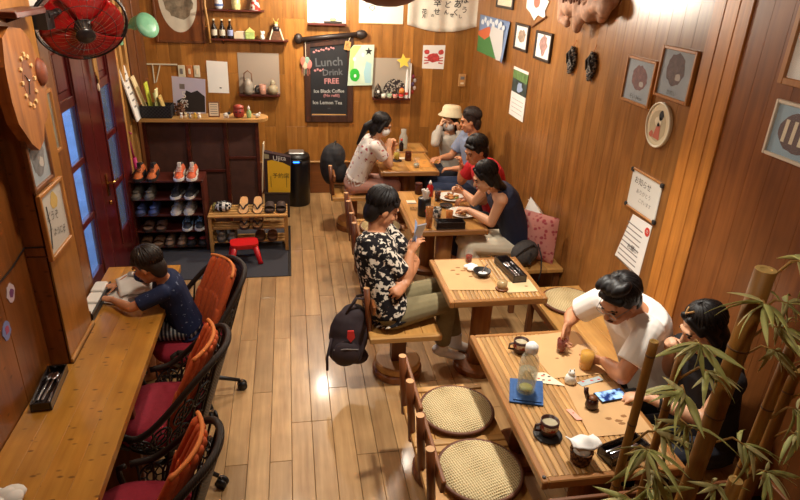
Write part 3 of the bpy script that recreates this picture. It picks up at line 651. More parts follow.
# shoe rack -------------------------------------------------------
rk = thing('shoe_rack', 'dark red five-tier shoe rack beside the door', 'shoe rack', (-1.175, 5.87, .009))
TZ = [.70, .54, .38, .215, .05]
for s in (-1, 1): MB().bev(s*.325-.012, s*.325+.012, -.14, .14, 0, .70, .003).build('side_panel', M_dark, rk)
for k, z in enumerate(TZ):
    MB().bev(-.337 if k == 0 else -.312, .337 if k == 0 else .312, -.145 if k == 0 else -.14, .14, z-.018+(.02 if k == 0 else 0), z+(.02 if k == 0 else 0), .003).build('shelf', M_dark, rk)
MB().bev(-.312, .312, .13, .138, .03, .70, .002).build('back_panel', flat('rack_back', (40, 18, 16), .7), rk)
def shoe(kind, label, loc, rz, upper, sole, accent, pitch=0, L=.255, group='shoes on the racks'):
    t = thing('shoe', label, 'shoe', loc, rz, group)
    t.rotation_euler = (math.radians(pitch), 0, rz); t.scale = (1.16, 1.12, 1.12)
    h = L/2; out = []
    prof = [(-1, .32), (-.9, .62), (-.6, .78), (-.1, .76), (.35, .92), (.7, .86), (.92, .56), (1, .22)]
    poly2 = [(w*.046, -y*h) for y, w in prof]+[(-w*.046, -y*h) for y, w in reversed(prof)]
    sm = flat('sole_%s' % (sole,), sole, .6); um = flat('upper_%s' % (upper,), upper, .7, noise=.1, nscale=80); am = flat('accent_%s' % (accent,), accent, .7)
    MB().prism(poly2, 0, .022).build('sole', sm, t)
    if kind in ('sneaker', 'slip'):
        R = []
        top = [(-1, .75, .075 if kind == 'slip' else .09), (-.7, .8, .085 if kind == 'slip' else .10), (-.35, .72, .08 if kind == 'slip' else .095), (0, .7, .075), (.4, .82, .055), (.75, .75, .042), (.97, .3, .03)]
        for y, w, z in top:
            R.append([V((w*.044*math.cos(a), -y*h*.97, .018+(z-.018)*max(0, math.sin(a)))) for a in [-.15+(PI+.3)*i/10 for i in range(11)]])
        MB().rings(R).build('upper', um, t, True)
        MB().ell((0, h*.55, .088 if kind == 'slip' else .1), (.024, h*.36, .006)).build('opening', M_ink, t, True)
        if kind == 'sneaker':
            for k in range(4): MB().tube([(-.02, -h*(.0+.12*k), .086-.008*k), (0, -h*(.02+.12*k), .092-.008*k), (.02, -h*(.0+.12*k), .086-.008*k)], .0035, 5).build('lace', am, t)
            MB().bev(-.015, .015, h*.05, h*.16, .08, .125, .004).build('tongue', am, t)
            for s in (-1, 1): MB().bev(s*.0375-.003, s*.0375+.003, -h*.35, h*.5, .03, .055, .002).build('side_stripe', am, t)
        else: MB().ell((0, -h*.5, .058), (.028, .03, .01)).build('vamp', am, t, True)
    elif kind == 'sandal':
        R = []
        for y in (-.1, .15, .4, .6): R.append([V((.044*math.cos(a), -y*h, .02+.042*math.sin(a)*(1-.3*y))) for a in [PI*i/8 for i in range(9)]])
        MB().rings(R, cap=False).build('strap_band', um, t, True)
        MB().prism([(x*.85, y*.95) for x, y in poly2], .022, .026).build('footbed', am, t)
    elif kind == 'flip':
        MB().prism([(x*.93, y*.97) for x, y in poly2], .022, .027).build('footbed', um, t)
        for s in (-1, 1): MB().tube([(0, -h*.55, .027), (s*.02, -h*.3, .05), (s*.04, h*.15, .026)], .006, 6).build('strap', am, t)
    return t
def pair(kind, what, where, x, y, z, upper, sole, accent, dx=.118, rz=0, pitch=0, L=.255):
    for s, n in ((-1, 'left-hand'), (1, 'right-hand')):
        shoe(kind, '%s %s %s' % (n, what, where), (x+s*dx/2, y, z), math.radians(rz), upper, sole, accent, pitch, L)
ry, z0 = 5.838, .0095
pair('sneaker', 'orange and black trainer', 'on top of the dark rack', -1.36, ry, TZ[0]+.02+z0, (190, 96, 40), (30, 26, 26), (36, 30, 28))
pair('sneaker', 'orange running shoe with white sole', 'on top of the dark rack', -1.0, ry+.0, TZ[0]+.02+z0, (206, 92, 50), (226, 222, 214), (226, 214, 196), dx=.115)
pair('slip', 'grey slip-on', 'second tier of the dark rack', -1.40, ry, TZ[1]+z0, (112, 106, 98), (90, 84, 76), (124, 118, 108))
pair('sneaker', 'black sneaker with white sole', 'second tier of the dark rack', -1.03, ry, TZ[1]+z0, (44, 42, 44), (220, 216, 208), (60, 58, 58), dx=.13, rz=-8)
pair('slip', 'blue slip-on', 'third tier of the dark rack', -1.38, ry, TZ[2]+z0, (62, 76, 124), (60, 60, 80), (74, 90, 140), dx=.115)
pair('sneaker', 'pale grey sneaker', 'third tier of the dark rack', -1.05, ry, TZ[2]+z0, (176, 168, 158), (206, 200, 190), (150, 140, 132), rz=-6)
pair('sandal', 'brown sandal', 'fourth tier of the dark rack', -1.33, ry, TZ[3]+z0, (110, 76, 58), (50, 36, 30), (130, 96, 74))
pair('sneaker', 'black and blue sneaker with white toe', 'fourth tier of the dark rack', -.97, ry, TZ[3]+z0, (34, 38, 48), (216, 214, 210), (130, 170, 210))
pair('sandal', 'tan sandal', 'bottom tier of the dark rack', -1.37, ry, TZ[4]+z0, (150, 112, 84), (80, 60, 46), (150, 116, 90))
pair('slip', 'taupe flat shoe', 'bottom tier of the dark rack', -1.15, ry, TZ[4]+z0, (128, 104, 86), (70, 56, 46), (140, 112, 92), dx=.112)
pair('slip', 'black shoe with red trim', 'bottom tier of the dark rack', -.95, ry, TZ[4]+z0, (34, 28, 28), (26, 22, 22), (130, 34, 34), dx=.11)
# slatted rack
sr = thing('slatted_rack', 'low pine slatted rack holding sandals on the mat', 'shoe rack', (-.44, 5.80, .009))
SZ = [.385, .235, .095]
for sx in (-1, 1):
    for sy in (-1, 1): MB().bev(sx*.36-.016, sx*.36+.016, sy*.13-.014, sy*.13+.014, 0, .36 if sy < 0 else .36, .003).build('leg', M_pinez, sr)
for k, z in enumerate(SZ):
    for i in range(5):
        y = -.135+.0675*i
        if k == 0 or abs(i-2) < 2: MB().bev(-.376 if k == 0 else -.342, .376 if k == 0 else .342, y-.024, y+.024, z-.018, z, .003).build('slat', M_pine, sr)
    if k:
        for sx in (-1, 1): MB().bev(sx*.36-.012, sx*.36+.012, -.115, .115, z-.04, z-.019, .002).build('side_rail', M_piney, sr)
for sx in (-1, 1):
    for sy in (-1, 1):
        for z in (.216, .076): MB().bev(sx*.345-.008, sx*.345+.008, sy*.13-.011, sy*.13+.011, z, z+.018, .001).build('bracket', M_pine, sr)
zz = SZ[0]+.0095
for s, n in ((-1, 'left-hand'), (1, 'right-hand')):
    shoe('flip', n+' tan flip-flop propped on the pine rack', (-.42+s*.068, 5.845, zz+.012), 0, (200, 150, 96), (70, 48, 36), (36, 28, 24), 14, .27)
    shoe('sandal', n+' dark brown sandal at the end of the pine rack', (-.18+s*.055, 5.83, zz), 0, (58, 38, 30), (40, 28, 24), (70, 48, 36), 0, .25)
    shoe('flip', n+' tan flip-flop on the middle tier of the pine rack', (-.42+s*.062, 5.78, SZ[1]+.0095), 0, (180, 134, 86), (60, 42, 32), (40, 30, 26), 0, .24)
    shoe('slip', n+' grey shoe on the bottom tier of the pine rack', (-.66+s*.05, 5.81, SZ[2]+.0095), 0, (120, 112, 104), (80, 74, 70), (130, 122, 112), 0, .23)
    shoe('sandal', n+' brown sandal on the bottom tier of the pine rack', (-.28+s*.06, 5.81, SZ[2]+.0095), 0, (110, 70, 44), (70, 46, 34), (130, 86, 54), 0, .23)
t = thing('checked_pouch', 'black and white checked pouch on the left end of the pine rack', 'pouch', (-.68, 5.80, zz), math.radians(-6))
m = MB(); m.bev(-.075, .075, -.06, .06, 0, .09, .03); m.build('pouch', two('black_white_check', (226, 222, 214), (30, 30, 34), 'check', 34, .4, .6), t, True); MB().tube([(-.07, 0, .088), (0, 0, .098), (.07, 0, .088)], .004, 6).build('zip', M_ink, t)
MB().bev(-.10, -.077, -.04, .05, 0, .07, .008).build('side_tab', flat('olive', (130, 120, 60), .7), t)
# red stool
t = thing('step_stool', 'small bright red plastic stool on the entrance mat', 'stool', (-.475, 5.46, .009), math.radians(8))
M_rp = flat('red_plastic', (206, 24, 28), .35)
MB().prism([(.13*math.copysign(abs(math.cos(a))**.5, math.cos(a)), .095*math.copysign(abs(math.sin(a))**.5, math.sin(a))) for a in [2*PI*i/32 for i in range(32)]], .175, .195).build('seat', M_rp, t)
MB().prism([(.122*math.copysign(abs(math.cos(a))**.5, math.cos(a)), .088*math.copysign(abs(math.sin(a))**.5, math.sin(a))) for a in [2*PI*i/32 for i in range(32)]], .152, .176).build('apron', M_rp, t)
for sx in (-1, 1):
    for sy in (-1, 1):
        m = MB(); m.tube([(sx*.095, sy*.065, .16), (sx*.128, sy*.10, .03), (sx*.136, sy*.108, 0)], [.028, .022, .026], 8); m.build('leg', M_rp, t, True)
# bin, storage box, bag, umbrella
t = thing('waste_bin', 'tall black bin with silver lid and blue light by the back wall', 'bin', (.05, 7.05, 0))
MB().lathe([(.145, 0), (.15, .01), (.158, .50), (.155, .56)], n=28).build('body', flat('gloss_black', (20, 20, 24), .3), t, True)
MB().lathe([(.157, .56), (.15, .60), (.11, .625), (.0, .63)], n=28).build('lid', M_black, t, True)
MB().bev(-.09, .09, -.08, .08, .622, .640, .008).build('lid_plate', flat('silver', (190, 190, 188), .3, .8), t)
MB().bev(-.06, .06, -.162, -.15, .53, .575, .003).build('display', M_black, t); MB().bev(-.04, .03, -.165, -.1622, .545, .562, .001).build('indicator_light', flat('blue_led', (40, 120, 255), .3, emit=4), t)
t = thing('storage_box', 'dark storage box under the yellow bag', 'box', (-.165, 6.67, 0))
MB().bev(-.15, .12, -.1, .1, 0, .28, .006).build('body', flat('dark_card', (48, 36, 32), .8), t); MB().bev(-.155, .125, -.105, .105, .28, .30, .004).build('lid', flat('dark_card2', (58, 42, 36), .8), t)
t = thing('paper_bag', 'yellow and black shopping bag standing beside the bin', 'bag', (-.155, 6.63, .3005), math.radians(-4))
M_yel = flat('bag_yellow', (230, 180, 40), .6); M_bag = flat('bag_dark', (44, 24, 30), .6)
MB().prism([(-.145, 0), (.125, 0), (.14, .40), (-.15, .46)], -.045, .045, Matrix(((1, 0, 0, 0), (0, 0, -1, 0), (0, 1, 0, 0), (0, 0, 0, 1)))).build('bag_body', M_bag, t)
Mb = Matrix(((1, 0, 0, 0), (0, 0, -1, -.046), (0, 1, 0, 0), (0, 0, 0, 1)))
MB().prism([(-.115, 0), (.125, 0), (.135, .30), (.06, .34), (-.06, .37), (-.11, .36)], 0, .002, Mb).build('yellow_panel', M_yel, t)
MB().prism([(-.14, .385), (-.09, .385), (-.09, .43), (-.14, .44)], 0, .002, Mb).build('pale_square', flat('bag_grey', (150, 140, 110), .7), t)
o = txt('Ujita', .075, M_white, t, .02, -.0475, .39, M=Matrix(((1, 0, 0, 0), (0, 0, -1, 0), (0, 1, 0, 0), (0, 0, 0, 1))), rot=0)
txt('予約席', .062, M_ink, t, .03, -.0495, .19, M=Matrix(((1, 0, 0, 0), (0, 0, -1, 0), (0, 1, 0, 0), (0, 0, 0, 1))))
MB().tube([(-.08, -.05, .06), (-.08, -.05, .19)], .0025, 5).build('printed_line', M_ink, t); MB().tube([(.09, -.05, .06), (.09, -.05, .19)], .0025, 5).build('printed_line', M_ink, t)
MB().bev(-.185, -.175, -.10, .02, 0, .55, .002, rotm('Y', 4)).build('side_flap', M_cream, t)
t = thing('umbrella', 'folded magenta umbrella leaning between the door and the stand', 'umbrella', (-1.43, 6.04, .0105))
MB().tube([(.02, 0, .12), (-.02, 0, .45), (-.07, .01, .85)], [.012, .03, .02], 8).build('canopy', flat('magenta', (190, 40, 110), .5), t, True); MB().tube([(-.07, .01, .85), (-.09, .01, 1.0), (-.10, .01, 1.06), (-.085, .01, 1.1), (-.06, .01, 1.08)], .009, 8).build('handle', flat('magenta_dark', (160, 30, 90), .4), t, True); MB().tube([(.03, 0, 0), (.02, 0, .12)], .005, 6).build('ferrule', M_chrome, t)
# ------------------------------------------------------------------ back wall
t = hung('large_painting', 'large framed painting with a pale oval vignette on the back wall', 'picture', 'back', -1.16, 2.13)
MB().box(-.24, .24, -.33, .45, 0, .02).build('mount', wood('painting_mount', (130, 74, 36), (108, 58, 28), 'y', per=.05), t)
poly(t, blob(40, .20, .36, 0, .12, .0, 1), .02, flat('vignette_cream', (206, 196, 176), .7, noise=.1, nscale=8), 'pale_oval')
poly(t, blob(30, .15, .20, .0, .10, .12, 3), .021, flat('vignette_dark', (126, 112, 92), .7, noise=.5, nscale=20), 'painted_tree')
for s in (-1, 1):
    MB().bev(s*.25-.012, s*.25+.012, -.35, .47, 0, .03, .004).build('frame_side', M_brown, t); MB().bev(-.236, .236, (-.35 if s < 0 else .446), (-.326 if s < 0 else .47), 0, .03, .004).build('frame_rail', M_brown, t)
t = hung('display_shelf', 'two-tier dark wall shelf with bottles and figures', 'shelf', 'back', -.42, 1.98)
MB().bev(-.42, .42, -.152, -.136, 0, .13, .003).build('lower_shelf', M_dark, t); MB().bev(-.42, .17, .15, .166, 0, .13, .003).build('upper_shelf', M_dark, t)
m = MB(); m.tube([(-.44, .45, .10), (-.45, .2, .12), (-.43, .0, .12), (-.425, -.18, .12)], .012, 8); m.build('curved_side', M_pinez, t, True)
for x in (-.3, .1): MB().prism([(0, 0), (.1, 0), (0, -.05)], -.008, .008, Matrix(((0, 0, 1, x), (0, 1, 0, -.152), (1, 0, 0, 0), (0, 0, 0, 1)))).build('bracket', M_dark, t)
SHL, SHU = 1.8445, 2.1465
def on_shelf(name, label, cat, x, z, y=7.33, g=None): return thing(name, label, cat, (x, y, z), 0, g)
for k in range(3):
    t = on_shelf('sauce_bottle', ['small dark bottle with cream label, first from the painting', 'small dark bottle, second of three on the lower shelf', 'small dark bottle with blue label, third of three on the shelf'][k], 'bottle', -.80+.085*k, SHL, 7.33, 'bottles on the lower shelf')
    MB().lathe([(.028, 0), (.03, .01), (.03, .11), (.012, .15), (.012, .185)], n=16).build('bottle', flat('dark_glass', (30, 20, 18), .15), t, True); MB().lathe([(.0135, .185), (.0135, .2), (.0, .201)], n=12).build('cap', M_cream, t)
    MB().lathe([(.031, .03), (.0315, .032), (.0315, .09), (.031, .092)], n=16).build('label_band', flat('band%d' % k, ((206, 196, 176), (196, 186, 166), (150, 160, 200))[k], .7), t)
t = on_shelf('postcard_stack', 'row of small pictured cards on the lower wall shelf', 'card', -.535, SHL, 7.325)
for k in range(3): MB().bev(-.055+.02*k, .045+.02*k, -.02+.012*k, -.016+.012*k, 0, .07+.008*k, .001, rotm('X', -10)).build('card', flat('card%d' % k, ((200, 180, 150), (220, 214, 206), (180, 130, 90))[k], .7), t)
t = on_shelf('toy_house', 'small yellow-green toy house on the lower wall shelf', 'toy', -.42, SHL, 7.33)
MB().bev(-.05, .05, -.03, .03, 0, .075, .006).build('house', flat('toy_green', (170, 190, 110), .5, noise=.3, nscale=30), t); MB().prism([(-.055, .075), (.055, .075), (0, .12)], -.033, .033, Matrix(((1, 0, 0, 0), (0, 0, -1, 0), (0, 1, 0, 0), (0, 0, 0, 1)))).build('roof', flat('toy_yellow', (216, 206, 120), .5), t)
t = on_shelf('lucky_cat', 'small white cat figure on the lower wall shelf', 'figurine', -.285, SHL, 7.32)
MB().lathe([(.022, 0), (.026, .02), (.018, .05), (.0, .055)], n=14).build('body', MATS['fig_white'], t, True); m = MB(); m.ell((0, 0, .066), (.02, .018, .018)); m.ell((-.013, 0, .084), (.006, .004, .009)); m.ell((.013, 0, .084), (.006, .004, .009)); m.build('head', MATS['fig_white'], t, True); MB().ell((.024, -.005, .07), (.006, .006, .018)).build('raised_paw', MATS['fig_white'], t, True)
t = on_shelf('samurai_doll', 'armoured samurai doll at the end of the lower wall shelf', 'doll', -.13, SHL, 7.325)
MB().prism([(-.06, 0), (.06, 0), (.03, .09), (-.03, .09)], -.03, .03, Matrix(((1, 0, 0, 0), (0, 0, -1, 0), (0, 1, 0, 0), (0, 0, 0, 1)))).build('robe', flat('doll_brown', (96, 60, 34), .6, noise=.4, nscale=40), t)
MB().ell((0, 0, .115), (.042, .03, .032)).build('armour', flat('doll_dark', (40, 32, 34), .4, noise=.4, nscale=60), t, True); MB().ell((0, -.005, .155), (.02, .02, .022)).build('face', M_cream, t, True)
m = MB(); m.ell((0, .004, .175), (.026, .026, .018)); m.tube([(-.01, -.01, .185), (-.03, -.01, .225)], .004, 5); m.tube([(.01, -.01, .185), (.03, -.01, .225)], .004, 5); m.build('helmet', flat('doll_gold', (200, 170, 90), .4), t, True)
for s in (-1, 1): MB().tube([(s*.035, 0, .12), (s*.055, -.01, .06), (s*.075, -.01, .0)], .008, 6).build('banner_pole', M_cream, t)
t = on_shelf('white_vase', 'white vase with blue pattern on the upper wall shelf', 'vase', -.73, SHU); MB().lathe([(.03, 0), (.045, .03), (.042, .09), (.02, .13), (.025, .15)], n=18).build('vase', flat('vase_white', (226, 226, 230), .2, noise=.12, nscale=40), t, True); MB().lathe([(.0462, .03), (.0468, .035), (.0466, .05), (.0458, .055)], n=18).build('blue_band', flat('vase_blue', (90, 110, 160), .3), t)
t = on_shelf('preserve_jar', 'jar of pale preserves on the upper wall shelf', 'jar', -.55, SHU); MB().lathe([(.045, 0), (.048, .01), (.048, .11), (.04, .125)], n=18).build('jar', flat('jar_contents', (206, 190, 130), .25, noise=.3, nscale=40), t, True); MB().lathe([(.043, .125), (.043, .145), (.0, .146)], n=18).build('lid', flat('lid_gold', (190, 150, 70), .35), t)
t = on_shelf('kimono_doll', 'red and white kimono doll on the upper wall shelf', 'doll', -.35, SHU)
MB().lathe([(.06, 0), (.05, .05), (.03, .11), (.02, .13)], n=16).build('kimono', two('kimono_print', (220, 210, 200), (190, 60, 50), 'noise', 26, .48, .54), t, True); MB().ell((0, 0, .15), (.022, .022, .025)).build('head', M_cream, t, True); MB().ell((0, .006, .158), (.026, .024, .022)).build('hair', M_ink, t, True)

def niche(label, u, v, w, h, name='box_shelf', edge=None, inner=None, d=.10):
    t = hung(name, label, 'shelf', 'back', u, v)
    im = inner or flat('niche_white_shaded', (158, 142, 126), .8)  # default back: white toned down, the recess shade is in the colour
    MB().box(-w/2, w/2, -h/2, h/2, 0, .006).build('back_panel', im, t)
    MB().bev(-w/2, w/2, -h/2-.022, -h/2, 0, d, .003).build('shelf_plank', edge or M_dark, t)
    return t
niche('white-backed box shelf with teapot and jars below the display shelf', -.345, 1.465, .46, .45)
NZ = 1.2405
t = on_shelf('cat_teapot', 'grey cat-shaped teapot with hoop handle on the box shelf', 'teapot', -.47, NZ, 7.33); MB().lathe([(.05, 0), (.058, .04), (.05, .11), (.035, .16), (.0, .18)], n=18).build('body', flat('pot_grey', (150, 140, 126), .4, noise=.2, nscale=25), t, True); MB().tube([(-.045, 0, .14), (-.04, 0, .23), (0, 0, .26), (.04, 0, .23), (.045, 0, .14)], .006, 6).build('handle', M_brown, t, True); MB().tube([(.05, -.01, .05), (.08, -.02, .10)], [.014, .008], 8).build('spout', MATS['pot_grey'], t, True)
t = on_shelf('clay_mug', 'dusty pink mug with dark handle on the box shelf', 'mug', -.31, NZ, 7.32); MB().lathe([(.035, 0), (.038, .01), (.04, .11), (.034, .11), (.03, .012)], n=18).build('mug', flat('dusty_pink', (170, 120, 100), .5), t, True); MB().tube([(-.035, 0, .09), (-.075, 0, .085), (-.08, 0, .04), (-.036, 0, .025)], .014, 8).build('handle', M_ink, t, True)
t = on_shelf('gourd_jar', 'round gourd-shaped grey jar at the right of the box shelf', 'jar', -.195, NZ, 7.33); MB().lathe([(.04, 0), (.062, .04), (.055, .085), (.025, .11), (.03, .13), (.012, .16), (.0, .165)], n=18).build('jar', flat('gourd_grey', (160, 146, 116), .4, noise=.2, nscale=20), t, True); MB().lathe([(.026, .105), (.029, .11), (.026, .115)], n=14).build('cord', M_brown, t)
t = hung('notice_sheet', 'plain white sheet with tiny mark pinned between sockets and box shelf', 'paper', 'back', -.805, 1.415); poly(t, [(-.118, -.175), (.112, -.18), (.115, .17), (-.115, .18)], 0, M_white, 'sheet', .003); poly(t, blob(8, .014, .007, .02, -.12, .1, 2), .003, M_ink, 'small_mark')
M_sock = flat('socket_ivory', (214, 206, 180), .4)
for k, (x, w, c) in enumerate(((-1.195, .075, M_sock), (-1.11, .06, flat('socket_amber', (190, 120, 70), .4)), (-1.03, .065, M_sock))):
    t = hung('wall_socket', ['ivory wall switch plate joined to the white cable trough', 'amber-coloured switch plate in the middle of three', 'ivory wall switch plate nearest the white sheet'][k], 'switch', 'back', x, 1.475, group='switch plates on the back wall')
    MB().bev(-w/2, w/2, -.065, .065, 0, .012, .004).build('plate', c, t); MB().bev(-w*.2, w*.2, -.03, .03, .012, .018, .003).build('rocker', M_grey if k == 0 else M_cream, t)
t = hung('cable_trough', 'white cable trough running along the back wall to the switches', 'cable', 'back', -1.40, 1.545); MB().bev(-.16, .165, -.008, .008, 0, .015, .003).build('trough', M_sock, t)
for x, a in ((-.1, 0), (-.02, -18)): MB().bev(-.006, .006, -.2, 0, .0, .01, .002, Matrix.Translation((x, -.008, 0)) @ Matrix.Rotation(math.radians(a), 4, 'Z')).build('drop', M_sock, t)
niche('small white-backed shelf with sketch above the chalkboard', .435, 2.17, .43, .27, inner=flat('niche_bright', (236, 232, 222), .8))
t = on_shelf('glass_terrarium', 'glass box with dark base on the shelf above the chalkboard', 'ornament', .50, 2.0355, 7.335)
MB().bev(-.10, .10, -.03, .03, 0, .02, .004).build('base', M_ink, t); MB().bev(-.09, .09, -.026, .026, .02, .16, .004).build('glass', M_glass, t); MB().tube([(.1, 0, 0), (.1, 0, .15)], .004, 5).build('rod', M_grey, t); MB().ell((0, 0, .04), (.04, .02, .02)).build('moss', flat('moss', (170, 170, 110), .9), t)
t = on_shelf('glass_pyramid', 'tiny clear ornament at the left of the shelf above the chalkboard', 'ornament', .30, 2.0355, 7.335)
MB().lathe([(.03, 0), (.028, .01), (.0, .07)], n=4).build('crystal', M_glass, t); MB().lathe([(.032, 0), (.032, .004)], n=4).build('base', M_grey, t)
t = hung('wide_poster', 'wide white poster with small red mark, top of back wall', 'poster', 'back', 1.06, 2.19); poly(t, [(-.26, -.145), (.25, -.145), (.25, .2), (-.26, .2)], 0, flat('poster_white', (236, 230, 218), .8), 'sheet', .004); poly(t, blob(16, .035, .03, -.11, .02, .1, 2), .004, flat('poster_red', (206, 120, 110), .8), 'red_ring'); poly(t, blob(16, .024, .02, -.11, .02, .1, 2), .005, M_white, 'ring_inside'); MB().bev(-.265, .255, -.155, -.143, 0, .01, .003).build('lower_batten', M_piney, t)
for k in range(3): poly(t, [(-.24, .09-.02*k), (-.17, .09-.02*k), (-.17, .095-.02*k), (-.24, .095-.02*k)], .004, M_grey, 'line')

# chalkboard --------------------------------------------------------------
t = hung('chalkboard_sign', 'hanging dark-wood chalkboard with lunch menu on the back wall', 'chalkboard', 'back', .455, 1.39)
M_cf = wood('burnt_wood', (74, 42, 26), (44, 24, 18), 'y', rough=.45, per=.1); M_slate = flat('slate', (24, 24, 28), .7, noise=.2, nscale=6)
MB().bev(-.285, -.215, -.48, .46, .004, .03, .004).build('frame_side', M_cf, t); MB().bev(.215, .285, -.48, .50, .004, .03, .004).build('frame_side', M_cf, t)
MB().bev(-.215, .215, -.48, -.40, .004, .03, .004).build('frame_rail', M_cf, t); MB().prism([(-.215, .38), (.215, .43), (.215, .50), (-.215, .46)], .004, .03).build('frame_rail', M_cf, t)
MB().prism([(-.215, -.40), (.215, -.40), (.215, .435), (-.215, .385)], .002, .016).build('slate', M_slate, t); MB().bev(-.205, .2, -.398, -.385, .016, .024, .002).build('chalk_ledge', M_pine, t)
m = MB(); m.tube([(-.34, .455, .045), (0, .50, .045), (.38, .54, .045)], .028, 10); m.ell((-.345, .47, .045), (.05, .06, .04)); m.ell((.37, .535, .045), (.07, .05, .04)); m.build('driftwood_bar', flat('dark_drift', (38, 26, 22), .5), t, True)
M_ch = flat('chalk_white', (170, 170, 164), .9); M_cp = flat('chalk_pink', (186, 126, 124), .9); M_cg = flat('chalk_grey', (92, 94, 96), .9)
z = .0175
txt('Lunch', .135, M_cg, t, .0, .215, z, rot=4, thick=.002); txt('Drink', .10, M_cg, t, .04, .10, z, rot=4, thick=.002); txt('FREE', .085, M_cp, t, .03, .0, z, rot=2, thick=.002)
txt('Ice Black Coffee', .055, M_ch, t, 0, -.115, z, rot=1, thick=.001); txt('(No refill)', .048, M_cp, t, .03, -.165, z, thick=.001); txt('Ice Lemon Tea', .058, M_ch, t, -.02, -.25, z, thick=.001); txt('etc', .03, M_cg, t, .0, -.315, z)
for k in range(9): poly(t, blob(7, .014, .012, -.17+.028*k, .325+.006*k+.012*(k % 2), .3, k), z-.0012, M_cp, 'chalk_flower')
for k in range(4): poly(t, blob(7, .014, .014, -.16+.03*k, .12+.012*(k % 2), .3, k), z-.0012, M_cp, 'chalk_flower')
t = hung('wooden_tag', 'small wooden tag hanging on the chalkboard\'s right corner', 'tag', 'back', .67, 1.80, .034, -12); MB().bev(-.035, .035, -.055, .045, 0, .012, .004).build('tag', M_pine, t); MB().tube([(0, .045, .006), (.01, .10, .02)], .003, 5).build('string', M_cream, t); txt('札', .05, M_ink, t, 0, 0, .0125)
t = hung('paper_charm', 'pastel paper charm hanging at the chalkboard\'s left side', 'charm', 'back', .19, 1.58, .034); MB().tube([(0, .28, .002), (0, .08, .002)], .003, 5).build('string', M_cream, t)
for k, c in enumerate(((190, 110, 90), (206, 180, 150), (130, 160, 140), (196, 120, 110))): MB().ell((-.03+.022*k, .03-.03*(k % 2), .006), (.035, .055, .006)).build('petal', flat('charm%d' % k, c, .7), t, True)
for k in range(5): MB().tube([(-.04+.02*k, -.02, .004), (-.045+.022*k, -.11-.02*(k % 2), .004)], .004, 4).build('tassel', flat('charm%d' % (k % 4), (0, 0, 0)), t)
t = hung('melon_poster', 'pale green poster with star and bright green melon beside the chalkboard', 'poster', 'back', .83, 1.58, .034); 
poly(t, [(-.16, -.235), (.135, -.225), (.15, .235), (-.09, .225), (-.13, .18)], 0, flat('poster_mint', (196, 214, 190), .8, noise=.12, nscale=6), 'sheet', .004)
poly(t, [(-.13, .18), (-.09, .22), (.0, .22), (-.08, .1), (-.09, -.05), (-.14, -.1)], .004, flat('leaf_wash', (170, 206, 120), .8), 'green_wash'); poly(t, [(.05, -.2), (.12, -.2), (.12, .02), (.06, .05), (.03, -.08)], .004, flat('blue_wash', (160, 200, 206), .8), 'blue_wash')
poly(t, blob(20, .058, .075, -.075, -.11, .04, 2), .005, flat('melon_green', (40, 170, 50), .5), 'melon'); poly(t, blob(12, .014, .02, -.07, -.12, .1, 2), .006, M_white, 'melon_seed')
poly(t, [(.085+.048*(1 if k % 2 == 0 else .42)*math.sin(k*PI/5), .16+.048*(1 if k % 2 == 0 else .42)*math.cos(k*PI/5)) for k in range(10)], .005, M_ink, 'star')
for k, (x, y) in enumerate(((-.08, .07), (.02, .12))): poly(t, blob(10, .018, .024, x, y, .1, k), .005, M_white, 'pale_spot')
t = niche('grey-backed box shelf with folding fan and gifts', 1.195, 1.44, .45, .45, inner=flat('niche_grey', (168, 154, 136), .8))
MB().bev(.213, .225, -.225, .18, 0, .1, .003).build('side', M_white, t)
NZ = 1.2155
t = on_shelf('gift_box', 'dark basket-like box at the left of the fan shelf', 'box', 1.03, NZ, 7.32); MB().lathe([(.045, 0), (.05, .06), (.03, .13), (.0, .17)], n=12).build('box', two('basket_dark', (30, 26, 26), (90, 78, 66), 'check', 50, .4, .6), t, True); MB().ell((0, -.03, .07), (.02, .02, .03)).build('white_tag', M_white, t)
t = on_shelf('folding_fan', 'open dark patterned folding fan standing on the box shelf', 'folding fan', 1.235, NZ, 7.335)
for k in range(11):
    a = math.radians(20+14*k); b = math.radians(20+14*(k+1)); MB().prism([(.05*math.cos(a), .05*math.sin(a)), (.145*math.cos(a), .165*math.sin(a)+.02), (.145*math.cos((a+b)/2), .165*math.sin((a+b)/2)+.03), (.145*math.cos(b), .165*math.sin(b)+.02), (.05*math.cos(b), .05*math.sin(b))], 0, .004+.003*(k % 2), Matrix(((1, 0, 0, 0), (0, 0, -1, 0), (0, 1, 0, 0.03), (0, 0, 0, 1)))).build('fan_leaf', two('fan_print', (52, 44, 44), (170, 160, 146), 'noise', 40, .52, .58), t)
MB().bev(-.03, .03, -.02, .01, 0, .05, .004).build('stand', M_ink, t)
for k, (x, c, lb) in enumerate(((1.095, (220, 214, 200), 'small cream pot'), (1.17, (150, 170, 140), 'small green pot'), (1.235, (206, 120, 110), 'small pink pot'), (1.31, (200, 40, 36), 'small red pot'))):
    t = on_shelf('sake_cup', lb+' in front of the folding fan', 'cup', x, NZ, 7.30, 'cups below the folding fan'); MB().lathe([(.022, 0), (.028, .02), (.03, .05), (.025, .05), (.02, .01)], n=14).build('cup', flat('cup%d' % k, c, .4), t, True); MB().lathe([(.0265, .012), (.0285, .018), (.0275, .022)], n=14).build('band', M_cream, t)
t = on_shelf('orange_charm', 'orange ball ornament right of the folding fan', 'ornament', 1.315, NZ+.0505, 7.30); MB().ell((0, 0, .035), (.035, .03, .035)).build('ball', flat('ball_orange', (216, 130, 60), .4), t, True); MB().ell((0, 0, .072), (.008, .008, .006)).build('knob', M_red, t)
